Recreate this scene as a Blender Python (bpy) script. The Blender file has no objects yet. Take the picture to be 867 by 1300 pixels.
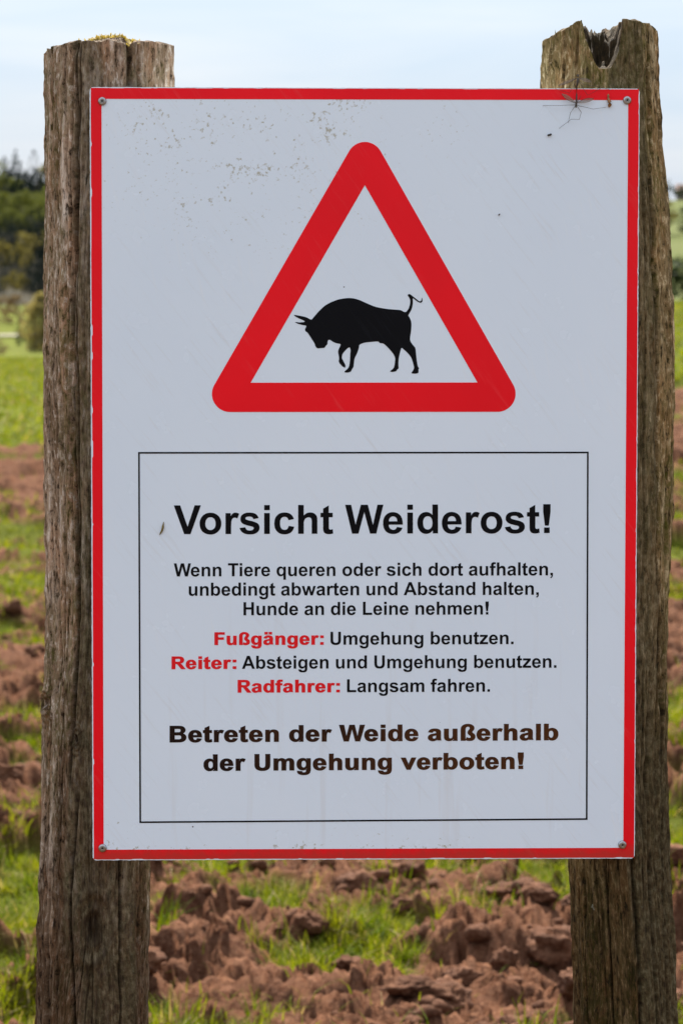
import bpy, bmesh, math, random
import numpy as np
from mathutils import Vector, Matrix, Euler

# ------------------------------------------------------------------ camera, sky, sun, exposure
S = bpy.context.scene
COL = S.collection
CAM = np.array([0.0, -3.3, 1.5])
PITCH = math.radians(2.9)
FPX = 3830.0                                  # focal length in pixels of the 867 x 1300 photograph
cd = bpy.data.cameras.new('camera')
cam = bpy.data.objects.new('camera', cd)
COL.objects.link(cam)
cam.location = CAM
cam.rotation_euler = (math.pi / 2 - PITCH, 0, 0)
cd.sensor_fit = 'VERTICAL'
cd.sensor_height = 36
cd.sensor_width = 24
cd.lens = 36 * FPX / 1300
cd.clip_start = 0.05
cd.clip_end = 20000
cd.dof.use_dof = True
cd.dof.focus_distance = 3.3
cd.dof.aperture_fstop = 14.5
cd.dof.aperture_blades = 9
S.camera = cam

SUN_ELEV = math.radians(47)
SUN_AZ = math.radians(-6)                    # measured from the viewing direction, negative = to the left
w = bpy.data.worlds.new('World')
S.world = w
w.use_nodes = True
nt = w.node_tree
nt.nodes.clear()
out = nt.nodes.new('ShaderNodeOutputWorld')
bg = nt.nodes.new('ShaderNodeBackground')
bg.inputs[1].default_value = 0.05
sky = nt.nodes.new('ShaderNodeTexSky')
sky.sky_type = 'NISHITA'
sky.sun_disc = False
sky.sun_elevation = SUN_ELEV
sky.sun_rotation = SUN_AZ
sky.air_density = 1.0
sky.dust_density = 0.3
sky.ozone_density = 1.6
tc = nt.nodes.new('ShaderNodeTexCoord')
mp = nt.nodes.new('ShaderNodeMapping')
mp.inputs['Scale'].default_value = (4, 4, 26)
mp.inputs['Rotation'].default_value = (0, math.radians(4), 0)
ns = nt.nodes.new('ShaderNodeTexNoise')
ns.inputs['Scale'].default_value = 1.5
ns.inputs['Detail'].default_value = 5
ns.inputs['Roughness'].default_value = 0.5
ns.inputs['Distortion'].default_value = 0.5
cr = nt.nodes.new('ShaderNodeValToRGB')
cr.color_ramp.elements[0].position = 0.38
cr.color_ramp.elements[1].position = 0.64
cr.color_ramp.elements[0].color = (0, 0, 0, 1)
cr.color_ramp.elements[1].color = (1, 1, 1, 1)
mx = nt.nodes.new('ShaderNodeMixRGB')
cm = nt.nodes.new('ShaderNodeMixRGB')               # pale blue gaps between soft white wisps
cm.inputs[1].default_value = (4.05, 4.50, 5.35, 1)
cm.inputs[2].default_value = (5.25, 5.25, 5.60, 1)
nt.links.new(cr.outputs[0], cm.inputs[0])
nt.links.new(cm.outputs[0], mx.inputs[2])
L = nt.links.new
L(tc.outputs['Generated'], mp.inputs[0])
L(mp.outputs[0], ns.inputs['Vector'])
L(ns.outputs[0], cr.inputs[0])
se = nt.nodes.new('ShaderNodeSeparateXYZ')
L(tc.outputs['Generated'], se.inputs[0])
lo = nt.nodes.new('ShaderNodeMapRange')          # thin cirrus only low over the horizon
for i, v in enumerate((0.05, 0.30, 1.0, 0.0)):
    lo.inputs[i + 1].default_value = v
L(se.outputs[2], lo.inputs[0])
ml = nt.nodes.new('ShaderNodeMath')
ml.operation = 'MULTIPLY'
ml.inputs[0].default_value = 0.92
L(lo.outputs[0], ml.inputs[1])
L(ml.outputs[0], mx.inputs[0])
L(sky.outputs[0], mx.inputs[1])
# bright cloud veil added out of view, to lighten the sign's shaded face
vn = nt.nodes.new('ShaderNodeTexNoise')
vn.inputs['Scale'].default_value = 2.2
vn.inputs['Detail'].default_value = 5
L(tc.outputs['Generated'], vn.inputs['Vector'])
vr = nt.nodes.new('ShaderNodeMapRange')
for i, v in enumerate((0.35, 0.65, 0.35, 0.75)):
    vr.inputs[i + 1].default_value = v
L(vn.outputs[0], vr.inputs[0])
hi = nt.nodes.new('ShaderNodeMapRange')
for i, v in enumerate((0.16, 0.42, 0.0, 1.0)):
    hi.inputs[i + 1].default_value = v
L(se.outputs[2], hi.inputs[0])
vm = nt.nodes.new('ShaderNodeMath')
vm.operation = 'MULTIPLY'
L(vr.outputs[0], vm.inputs[0])
L(hi.outputs[0], vm.inputs[1])
mv = nt.nodes.new('ShaderNodeMixRGB')
mv.inputs[2].default_value = (12.0, 12.6, 13.8, 1)
L(vm.outputs[0], mv.inputs[0])
L(mx.outputs[0], mv.inputs[1])
L(mv.outputs[0], bg.inputs[0])
L(bg.outputs[0], out.inputs[0])

sd = bpy.data.lights.new('sun', 'SUN')
sd.energy = 5.0
sd.angle = math.radians(0.5)
sd.color = (1.0, 0.94, 0.84)
so = bpy.data.objects.new('sun', sd)
COL.objects.link(so)
tosun = Vector((math.sin(SUN_AZ) * math.cos(SUN_ELEV), math.cos(SUN_AZ) * math.cos(SUN_ELEV), math.sin(SUN_ELEV)))
so.rotation_euler = tosun.to_track_quat('Z', 'Y').to_euler()
so.location = (-20, 40, 60)

S.view_settings.view_transform = 'Standard'
S.view_settings.look = 'None'
S.view_settings.exposure = 1.6
S.view_settings.gamma = 1
S.view_settings.use_curve_mapping = False
S.cycles.max_bounces = 6
S.cycles.transparent_max_bounces = 12
S.cycles.use_denoising = True

rng = np.random.default_rng(11)
random.seed(5)

# ------------------------------------------------------------------ numeric noise
def _h(ix, iy, iz, seed):
    n = (ix.astype(np.int64) * 374761393 + iy.astype(np.int64) * 668265263 + iz.astype(np.int64) * 2147483647 + seed * 974634173) & 0xffffffff
    n = ((n ^ (n >> 13)) * 1274126177) & 0xffffffff
    n = ((n ^ (n >> 15)) * 2246822519) & 0xffffffff
    return ((n ^ (n >> 16)) & 0xffffff) / float(0xffffff)

def vnoise(x, y, z=None, seed=0):
    x = np.asarray(x, float)
    y = np.asarray(y, float)
    if z is None:
        ix, iy = np.floor(x), np.floor(y)
        fx, fy = x - ix, y - iy
        fx, fy = fx * fx * (3 - 2 * fx), fy * fy * (3 - 2 * fy)
        o = np.zeros_like(ix)
        a, b = _h(ix, iy, o, seed), _h(ix + 1, iy, o, seed)
        c, d = _h(ix, iy + 1, o, seed), _h(ix + 1, iy + 1, o, seed)
        return (a + (b - a) * fx) * (1 - fy) + (c + (d - c) * fx) * fy
    z = np.asarray(z, float)
    ix, iy, iz = np.floor(x), np.floor(y), np.floor(z)
    fx, fy, fz = x - ix, y - iy, z - iz
    fx, fy, fz = fx * fx * (3 - 2 * fx), fy * fy * (3 - 2 * fy), fz * fz * (3 - 2 * fz)
    r = 0
    for k, wz in ((0, 1 - fz), (1, fz)):
        a, b = _h(ix, iy, iz + k, seed), _h(ix + 1, iy, iz + k, seed)
        c, d = _h(ix, iy + 1, iz + k, seed), _h(ix + 1, iy + 1, iz + k, seed)
        r = r + wz * ((a + (b - a) * fx) * (1 - fy) + (c + (d - c) * fx) * fy)
    return r

def fbm(x, y, z=None, seed=0, oct=3, gain=0.5):
    s, a, t = 0, 1.0, 0
    f = 1.0
    for k in range(oct):
        s = s + a * vnoise(x * f, y * f, None if z is None else z * f, seed + k * 7)
        t += a
        a *= gain
        f *= 2.03
    return s / t

def smooth(a, b, x):
    t = np.clip((x - a) / (b - a), 0, 1)
    return t * t * (3 - 2 * t)

def bumps(x, y, size, seed, density=1.0):
    """rounded lumps of random height scattered on a jittered grid"""
    u, v = x / size, y / size
    iu, iv = np.floor(u), np.floor(v)
    best = np.zeros_like(u)
    o = np.zeros_like(iu)
    for di in (-1, 0, 1):
        for dj in (-1, 0, 1):
            cu, cv = iu + di, iv + dj
            jx = _h(cu, cv, o, seed)
            jy = _h(cu, cv, o, seed + 1)
            rr = 0.35 + 0.5 * _h(cu, cv, o, seed + 2)
            hh = (0.25 + 0.75 * _h(cu, cv, o, seed + 3) ** 1.5) * (_h(cu, cv, o, seed + 4) < density)
            st = 0.7 + 0.6 * _h(cu, cv, o, seed + 5)
            d2 = ((u - cu - jx) * st) ** 2 + ((v - cv - jy) / st) ** 2
            q = np.clip(1 - d2 / (rr * rr), 0, 1)
            best = np.maximum(best, hh * np.sqrt(q))
    return best

# ------------------------------------------------------------------ mesh and object helpers
def link(o, parent=None):
    COL.objects.link(o)
    if parent is not None:
        o.parent = parent
    return o

def raw_mesh(name, verts, quads, smooth_shade=True):
    verts = np.asarray(verts, dtype=np.float32)
    quads = np.asarray(quads, dtype=np.int32)
    n = quads.shape[1]
    me = bpy.data.meshes.new(name)
    me.vertices.add(len(verts))
    me.vertices.foreach_set('co', verts.ravel())
    me.loops.add(quads.size)
    me.loops.foreach_set('vertex_index', quads.ravel())
    me.polygons.add(len(quads))
    me.polygons.foreach_set('loop_start', np.arange(0, quads.size, n, dtype=np.int32))
    me.polygons.foreach_set('use_smooth', np.full(len(quads), smooth_shade))
    me.update(calc_edges=True)
    return me

def obj(name, me, mat=None, parent=None):
    o = bpy.data.objects.new(name, me)
    if mat is not None:
        me.materials.clear()
        me.materials.append(mat)
    return link(o, parent)

def bm_obj(name, bm, mat, parent=None, sm=True):
    me = bpy.data.meshes.new(name)
    bm.to_mesh(me)
    bm.free()
    if sm:
        for p in me.polygons:
            p.use_smooth = True
    return obj(name, me, mat, parent)

def tag(o, label=None, cat=None, group=None, kind=None):
    if label: o['label'] = label
    if cat: o['category'] = cat
    if group: o['group'] = group
    if kind: o['kind'] = kind
    return o

def empty(name, loc, rot=(0, 0, 0)):
    o = bpy.data.objects.new(name, None)
    o.empty_display_size = 0.1
    o.location = loc
    o.rotation_euler = rot
    return link(o)

def copy_tree(o, parent=None):
    c = o.copy()
    link(c, parent)
    for ch in list(o.children):
        copy_tree(ch, c)
    return c

def attr(me, name, vals):
    a = me.attributes.new(name, 'FLOAT', 'POINT')
    a.data.foreach_set('value', np.asarray(vals, dtype=np.float32))

def tube_bm(bm, pts, radii, seg=8):
    rings = []
    n = len(pts)
    pts = [Vector(p) for p in pts]
    for i, p in enumerate(pts):
        t = (pts[min(i + 1, n - 1)] - pts[max(i - 1, 0)]).normalized()
        q = t.to_track_quat('Z', 'Y')
        rings.append([bm.verts.new(p + q @ Vector((math.cos(2 * math.pi * k / seg) * radii[i], math.sin(2 * math.pi * k / seg) * radii[i], 0))) for k in range(seg)])
    for i in range(n - 1):
        for k in range(seg):
            bm.faces.new((rings[i][k], rings[i][(k + 1) % seg], rings[i + 1][(k + 1) % seg], rings[i + 1][k]))
    bm.faces.new(rings[0][::-1])
    bm.faces.new(rings[-1])

# ------------------------------------------------------------------ material helpers
class NT:
    def __init__(self, name):
        self.m = bpy.data.materials.new(name)
        self.m.use_nodes = True
        self.t = self.m.node_tree
        self.b = self.t.nodes['Principled BSDF']
    def n(self, typ, **kw):
        nd = self.t.nodes.new(typ)
        for k, v in kw.items():
            setattr(nd, k, v)
        return nd
    def l(self, a, b):
        self.t.links.new(a, b)
    def coord(self, scale=(1, 1, 1), rot=(0, 0, 0), kind='Object'):
        c = self.n('ShaderNodeTexCoord')
        mp = self.n('ShaderNodeMapping')
        mp.inputs['Scale'].default_value = scale
        mp.inputs['Rotation'].default_value = rot
        self.l(c.outputs[kind], mp.inputs[0])
        return mp.outputs[0]
    def noise(self, vec, scale, detail=3, rough=0.55, dist=0.0):
        nd = self.n('ShaderNodeTexNoise')
        nd.inputs['Scale'].default_value = scale
        nd.inputs['Detail'].default_value = detail
        nd.inputs['Roughness'].default_value = rough
        nd.inputs['Distortion'].default_value = dist
        self.l(vec, nd.inputs['Vector'])
        return nd.outputs[0]
    def ramp(self, fac, stops):
        nd = self.n('ShaderNodeValToRGB')
        e = nd.color_ramp.elements
        while len(e) < len(stops):
            e.new(0.5)
        for k, (p, c) in enumerate(stops):
            e[k].position = p
            e[k].color = (c, c, c, 1) if isinstance(c, (int, float)) else (*c, 1)
        self.l(fac, nd.inputs[0])
        return nd.outputs[0]
    def mix(self, fac, a, b, blend='MIX'):
        nd = self.n('ShaderNodeMixRGB', blend_type=blend)
        for i, v in enumerate((fac, a, b)):
            if isinstance(v, (int, float)):
                nd.inputs[i].default_value = v if i == 0 else (v, v, v, 1)
            elif isinstance(v, tuple):
                nd.inputs[i].default_value = (*v, 1)
            else:
                self.l(v, nd.inputs[i])
        return nd.outputs[0]
    def math(self, op, a, b=0.0):
        nd = self.n('ShaderNodeMath', operation=op)
        for i, v in enumerate((a, b)):
            if isinstance(v, (int, float)):
                nd.inputs[i].default_value = v
            else:
                self.l(v, nd.inputs[i])
        return nd.outputs[0]
    def attribute(self, name):
        nd = self.n('ShaderNodeAttribute')
        nd.attribute_name = name
        return nd.outputs['Fac']
    def bump(self, h, strength, dist):
        nd = self.n('ShaderNodeBump')
        nd.inputs['Strength'].default_value = strength
        nd.inputs['Distance'].default_value = dist
        self.l(h, nd.inputs['Height'])
        self.l(nd.outputs[0], self.b.inputs['Normal'])
    def set(self, **kw):
        for k, v in kw.items():
            i = self.b.inputs[k.replace('_', ' ')]
            if isinstance(v, (int, float)):
                i.default_value = v
            elif isinstance(v, tuple):
                i.default_value = (*v, 1) if len(v) == 3 else v
            else:
                self.l(v, i)
        return self

def plain(name, col, rough=0.6, metal=0.0, spec=0.5):
    t = NT(name)
    v = t.noise(t.coord((1, 1, 1)), 300, 2)
    c = t.mix(t.ramp(v, [(0.3, 0.0), (0.7, 0.35)]), col, tuple(x * 0.72 for x in col))
    t.set(Base_Color=c, Roughness=rough, Metallic=metal, Specular_IOR_Level=spec)
    return t.m

def leaf_mat(name, a, b, trans=0.35, scale=3.0):
    """thin leaves: diffuse with light passing through"""
    t = NT(name)
    v = t.noise(t.coord((1, 1, 1), kind='Object'), scale, 2)
    c = t.mix(t.ramp(v, [(0.35, 0.0), (0.65, 1.0)]), a, b)
    t.set(Base_Color=c, Roughness=0.7, Specular_IOR_Level=0.06)
    tr = t.n('ShaderNodeBsdfTranslucent')
    t.l(t.mix(1.0, c, (1.25, 1.2, 0.55), 'MULTIPLY'), tr.inputs[0])
    ms = t.n('ShaderNodeMixShader')
    ms.inputs[0].default_value = trans
    t.l(t.b.outputs[0], ms.inputs[1])
    t.l(tr.outputs[0], ms.inputs[2])
    t.l(ms.outputs[0], t.t.nodes['Material Output'].inputs[0])
    return t.m

# ------------------------------------------------------------------ terrain
LD = np.array([0, 30, 50, 90, 150, 165, 200, 300, 420, 520, 800, 1000, 1600, 3500])
LZ = np.array([0, 0, 0.05, 0.5, 1.52, 1.5, 1.75, 4.1, 8.6, 14, 37, 41, 43, 43])
RD = np.array([0, 20, 30, 50, 100, 150, 165, 260, 400, 700, 1100, 1500, 3500])
RZ = np.array([0, 0.08, 0.35, 1.06, 2.62, 4.3, 4.4, 6.5, 13, 30, 60, 66, 66])

def terrain(x, y):
    x = np.asarray(x, float)
    y = np.asarray(y, float)
    d = np.hypot(x, y + 3.3)
    front = y > -3.3
    a = np.where(front, x / np.maximum(np.abs(y + 3.3), 1e-3), 0.5 * np.sign(x))
    k = smooth(-0.07, 0.085, a)
    zl = np.interp(d, LD, LZ)
    zr = np.interp(d, RD, RZ)
    z = zl * (1 - k) + zr * k
    z = np.where(front, z, np.minimum(z, 1.5))
    und = (fbm(x / 90.0, y / 90.0, seed=3, oct=2) - 0.5) * np.clip((d - 120) / 300, 0, 1) * 4
    return z + und

BD = np.array([0, 5.5, 6.7, 7.6, 8.4, 9.2, 10.2, 10.9, 13.2, 14.0, 17, 20, 24, 29, 32, 40, 46, 51, 58, 5000])
BB = np.array([.30, .30, .30, .36, .42, .48, .30, .56, .60, .24, .30, .48, .60, .58, .20, .14, .26, .75, 1.1, 1.3])

def cover(x, y):
    """how much of the ground is grown over with grass: 0 bare soil, 1 turf"""
    d = np.hypot(x, y + 3.3)
    wob = (fbm(x / 1.6, y / 1.6, seed=41, oct=2) - 0.5) * np.clip(d * 0.12, 0.3, 4.5)
    b = np.interp(d + wob, BD, BB)
    n = fbm(x / 0.30, y / 0.30, seed=21, oct=4, gain=0.55)
    n2 = fbm(x / 2.3, y / 2.3, seed=27, oct=2)
    v = (n - 0.5) * 1.35 + (n2 - 0.5) * 0.5 + b + 0.07
    return smooth(0.44, 0.60, v)

def blocks(x, y, size, seed):
    """broken angular lumps: each jittered cell has its own height and tilt, with cracks between"""
    u, v = x / size, y / size
    iu, iv = np.floor(u), np.floor(v)
    f1 = np.full(u.shape, 9.0)
    f2 = np.full(u.shape, 9.0)
    hh = np.zeros_like(u)
    o = np.zeros_like(iu)
    for di in (-1, 0, 1):
        for dj in (-1, 0, 1):
            cu, cv = iu + di, iv + dj
            dx = u - cu - _h(cu, cv, o, seed)
            dy = v - cv - _h(cu, cv, o, seed + 1)
            d = np.sqrt(dx * dx + dy * dy)
            hc = _h(cu, cv, o, seed + 2) ** 1.6 + (_h(cu, cv, o, seed + 3) - 0.5) * 1.1 * dx + (_h(cu, cv, o, seed + 4) - 0.5) * 1.1 * dy
            nearer = d < f1
            f2 = np.where(nearer, f1, np.minimum(f2, d))
            hh = np.where(nearer, hc, hh)
            f1 = np.where(nearer, d, f1)
    e_ = np.clip((f2 - f1) / 0.45, 0, 1)
    return (hh + 0.35) * (1 - (1 - e_) ** 2.2)

def relief(x, y, cov):
    d = np.hypot(x, y + 3.3)
    fade = 1 - smooth(46, 60, d)
    q = 0.05
    wx = x + (fbm(x / q, y / q, seed=61, oct=3, gain=0.55) - 0.5) * 0.06
    wy = y + (fbm(x / q, y / q, seed=65, oct=3, gain=0.55) - 0.5) * 0.06
    big = blocks(wx, wy, 0.29, 71)
    mid = blocks(wx, wy, 0.115, 81)
    sml = blocks(wx, wy, 0.060, 91)
    tiny = blocks(x, y, 0.026, 96)
    rough = (fbm(x / 0.045, y / 0.045, seed=51, oct=5, gain=0.62) - 0.5)
    roll = (fbm(x / 0.9, y / 0.9, seed=55, oct=2) - 0.5) * 0.16
    rut = (vnoise(x / 3.2, y / 0.75, seed=57) - 0.5) * (0.24 + 0.18 * smooth(26, 32, d)) * smooth(11, 26, d)
    patch = smooth(0.30, 0.62, fbm(x / 0.7, y / 0.7, seed=58, oct=2))
    soil = 0.10 + 0.90 * (1 - cov)
    near = 1 - smooth(20, 45, d)
    lump = big * 0.092 * (0.35 + 0.9 * patch) * (1 + 0.8 * smooth(14, 32, d)) + mid * 0.062 * (0.4 + 0.8 * patch)
    lump = 0.19 * np.tanh(lump / 0.19)
    return fade * (roll + rut + soil * (lump + (sml * 0.022 + tiny * 0.010 + rough * 0.044) * (0.3 + 0.7 * near))) - 0.06 * fade

def build_ground():
    fr = np.linspace(-0.2, 0.2, 560)
    sd_ = np.concatenate([np.linspace(0.2, 0.8, 90)[1:], np.linspace(0.8, math.pi, 34)[1:-1]])
    ang = np.concatenate([-sd_[::-1], fr, sd_])
    rad = np.concatenate([np.linspace(0.4, 5.2, 40)[:-1], np.geomspace(5.2, 62, 900)[:-1], np.geomspace(62, 3200, 220)])
    A, R = np.meshgrid(ang, rad)
    X = R * np.sin(A)
    Y = -3.3 + R * np.cos(A)
    x, y = X.ravel(), Y.ravel()
    cov = cover(x, y)
    z = terrain(x, y) + relief(x, y, cov)
    jit = (1 - cov) * (1 - smooth(18, 30, np.hypot(x, y + 3.3))) * 0.075
    x = x + (fbm(x / 0.10, y / 0.10, z / 0.10, seed=101, oct=3, gain=0.6) - 0.5) * jit
    y = y + (fbm(x / 0.10, y / 0.10, z / 0.10, seed=111, oct=3, gain=0.6) - 0.5) * jit
    na, nr = len(ang), len(rad)
    i = np.arange(nr - 1)[:, None] * na
    j = np.arange(na)[None, :]
    jn = (j + 1) % na
    q = np.stack([i + j, i + jn, i + na + jn, i + na + j], -1).reshape(-1, 4)[:, ::-1]
    v = np.stack([x, y, z], 1)
    me = raw_mesh('ground', v, q)
    attr(me, 'cover', cov)
    aa_ = x / np.maximum(y + 3.3, 1e-3)
    d_ = np.hypot(x, y + 3.3) + (fbm(x / 9.0, y / 9.0, seed=33, oct=2) - 0.5) * 14
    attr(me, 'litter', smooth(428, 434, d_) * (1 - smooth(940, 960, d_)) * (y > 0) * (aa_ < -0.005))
    attr(me, 'crop', smooth(162, 166, d_) * (y > 0) * (aa_ > -0.005))
    return me

def ground_mat():
    t = NT('ploughed_soil_and_turf')
    g = t.coord((1, 1, 1), kind='Object')
    cov = t.attribute('cover')
    n1 = t.noise(g, 9, 5, 0.65)
    n2 = t.noise(g, 45, 4, 0.65)
    n3 = t.noise(g, 1.3, 3)
    soil = t.ramp(n1, [(0.25, (0.034, 0.013, 0.007)), (0.5, (0.082, 0.033, 0.017)), (0.75, (0.190, 0.089, 0.049))])
    soil = t.mix(t.ramp(n2, [(0.4, 0.0), (0.7, 0.55)]), soil, (0.20, 0.105, 0.064))
    g1 = t.noise(g, 0.35, 5, 0.7)
    g2 = t.noise(g, 0.02, 3, 0.6)
    turf = t.ramp(g1, [(0.3, (0.040, 0.054, 0.003)), (0.55, (0.066, 0.078, 0.005)), (0.75, (0.092, 0.090, 0.008))])
    turf = t.mix(t.ramp(g2, [(0.4, 0.0), (0.6, 0.5)]), turf, (0.10, 0.125, 0.010))
    turf = t.mix(t.ramp(n2, [(0.45, 0.0), (0.8, 0.4)]), turf, (0.13, 0.095, 0.035))
    crop = t.attribute('crop')
    turf = t.mix(crop, turf, t.ramp(g2, [(0.35, (0.062, 0.076, 0.018)), (0.65, (0.090, 0.102, 0.034))]))
    n4 = t.noise(g, 150, 4, 0.75)
    soil = t.mix(t.ramp(n4, [(0.35, 0.6), (0.48, 0.0)]), soil, (0.038, 0.015, 0.008))
    soil = t.mix(t.ramp(n4, [(0.54, 0.0), (0.68, 0.6)]), soil, (0.21, 0.110, 0.066))
    c = t.mix(cov, soil, turf)
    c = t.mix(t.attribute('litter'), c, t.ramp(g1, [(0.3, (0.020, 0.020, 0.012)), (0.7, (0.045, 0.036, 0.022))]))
    t.set(Base_Color=c, Roughness=0.95, Specular_IOR_Level=0.03)
    t.bump(t.math('ADD', t.noise(g, 70, 6, 0.75), t.math('MULTIPLY', n1, 1.2)), 0.6, 0.022)
    return t.m

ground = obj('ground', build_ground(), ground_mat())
tag(ground, 'ploughed reddish soil giving way to a green field', None, None, 'structure')
del ground['label']

# a pale farm track crossing the meadow far off on the left
def build_path():
    aa = np.linspace(-0.36, -0.03, 120)
    vs, qs = [], []
    for k, a in enumerate(aa):
        for dd in (297, 303.5):
            r = dd + 14 * math.sin(a * 9)
            x, y = r * math.sin(a), -3.3 + r * math.cos(a)
            vs.append((x, y, float(terrain(x, y)) + 0.18))
        if k:
            qs.append((2 * k - 2, 2 * k, 2 * k + 1, 2 * k - 1))
    return raw_mesh('path', vs, qs)
pm = NT('pale_gravel')
gv = pm.coord()
pm.set(Base_Color=pm.ramp(pm.noise(gv, 1.5, 4), [(0.3, (0.17, 0.15, 0.10)), (0.7, (0.25, 0.22, 0.16))]), Roughness=0.95)
tag(obj('path', build_path(), pm.m), kind='structure')

# ------------------------------------------------------------------ soil clods lying on the ploughed ground
def ico(sub):
    bm = bmesh.new()
    bmesh.ops.create_icosphere(bm, subdivisions=sub, radius=1)
    v = np.array([p.co[:] for p in bm.verts])
    f = np.array([[q.index for q in p.verts] for p in bm.faces])
    bm.free()
    return v, f
ICO3, ICO3F = ico(3)
ICO4, ICO4F = ico(4)
ICO2, ICO2F = ico(2)

def clod_mesh(n):
    V, F, off = [], [], 0
    r = 5.6 + 26 * rng.random(n) ** 2.2
    a = (rng.random(n) * 2 - 1) * np.clip(2.2 / r + 0.06, 0.14, 0.45)
    xs, ys = r * np.sin(a), -3.3 + r * np.cos(a)
    cv = cover(xs, ys)
    keep = cv < 0.55
    xs, ys, r = xs[keep], ys[keep], r[keep]
    zs = terrain(xs, ys) + relief(xs, ys, cover(xs, ys))
    for k in range(len(xs)):
        s = 0.005 + 0.046 * rng.random() ** 4.5
        base, fc = (ICO4, ICO4F) if s > 0.03 else (ICO2, ICO2F)
        o = rng.random(3) * 100
        rad = np.full(len(base), 1.25)
        for _ in range(9):
            nv = rng.normal(size=3); nv /= np.linalg.norm(nv)
            cs = base @ nv
            rad = np.where(cs > 0.2, np.minimum(rad, (0.78 + 0.35 * rng.random()) / np.maximum(cs, 0.2)), rad)
        d = rad * (1 + 0.62 * (fbm(base[:, 0] * 2.3 + o[0], base[:, 1] * 2.3 + o[1], base[:, 2] * 2.3 + o[2], seed=5, oct=3, gain=0.6) - 0.5) * 1.3)
        d = d * (1 + 0.42 * (fbm(base[:, 0] * 7 + o[1], base[:, 1] * 7 + o[2], base[:, 2] * 7 + o[0], seed=15, oct=2, gain=0.6) - 0.5))
        p = base * d[:, None] * s * (0.8 + 0.6 * rng.random(), 0.8 + 0.6 * rng.random(), 0.5 + 0.35 * rng.random())
        t = rng.random() * 6.28
        c, sn = math.cos(t), math.sin(t)
        p = np.stack([p[:, 0] * c - p[:, 1] * sn, p[:, 0] * sn + p[:, 1] * c, p[:, 2]], 1)
        p += (xs[k], ys[k], zs[k] + s * 0.22)
        V.append(p)
        F.append(fc + off)
        off += len(p)
    return raw_mesh('soil_clods', np.concatenate(V), np.concatenate(F))

def clod_mat():
    t = NT('crumbly_soil')
    g = t.coord()
    n1 = t.noise(g, 14, 5, 0.65)
    n2 = t.noise(g, 90, 4, 0.7)
    c = t.ramp(n1, [(0.25, (0.036, 0.014, 0.007)), (0.5, (0.084, 0.034, 0.017)), (0.75, (0.190, 0.089, 0.049))])
    c = t.mix(t.ramp(n2, [(0.45, 0.0), (0.7, 0.5)]), c, (0.20, 0.105, 0.064))
    t.set(Base_Color=c, Roughness=0.95, Specular_IOR_Level=0.1)
    t.bump(n2, 0.7, 0.012)
    return t.m
tag(obj('soil_clods', clod_mesh(6500), clod_mat()), 'crumbly reddish brown soil clods strewn over the ploughed ground', 'soil', kind='stuff')

# ------------------------------------------------------------------ grass
def blades(xs, ys, zs, length, width, lean, segs=3, ph=None):
    """one curved tapering strip per root point"""
    n = len(xs)
    if ph is None:
        ph = rng.random(n) * 2 * math.pi
    face = ph + math.pi / 2 + (rng.random(n) - 0.5) * 1.2
    rows = []
    for k in range(segs + 1):
        t = k / segs
        hor = lean * length * t ** 1.8
        up = length * (t - 0.35 * lean * t * t)
        wd = width * (1 - t ** 1.5) * 0.5 + 0.00025
        cx, cy, cz = xs + np.cos(ph) * hor, ys + np.sin(ph) * hor, zs + up
        for sgn in (-1, 1):
            rows.append(np.stack([cx + np.cos(face) * wd * sgn, cy + np.sin(face) * wd * sgn, cz], 1))
    V = np.stack(rows, 1)
    m = 2 * (segs + 1)
    base = (np.arange(n) * m)[:, None, None]
    q = np.array([[2 * k, 2 * k + 1, 2 * k + 3, 2 * k + 2] for k in range(segs)])[None]
    return V.reshape(-1, 3), (base + q).reshape(-1, 4)

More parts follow.
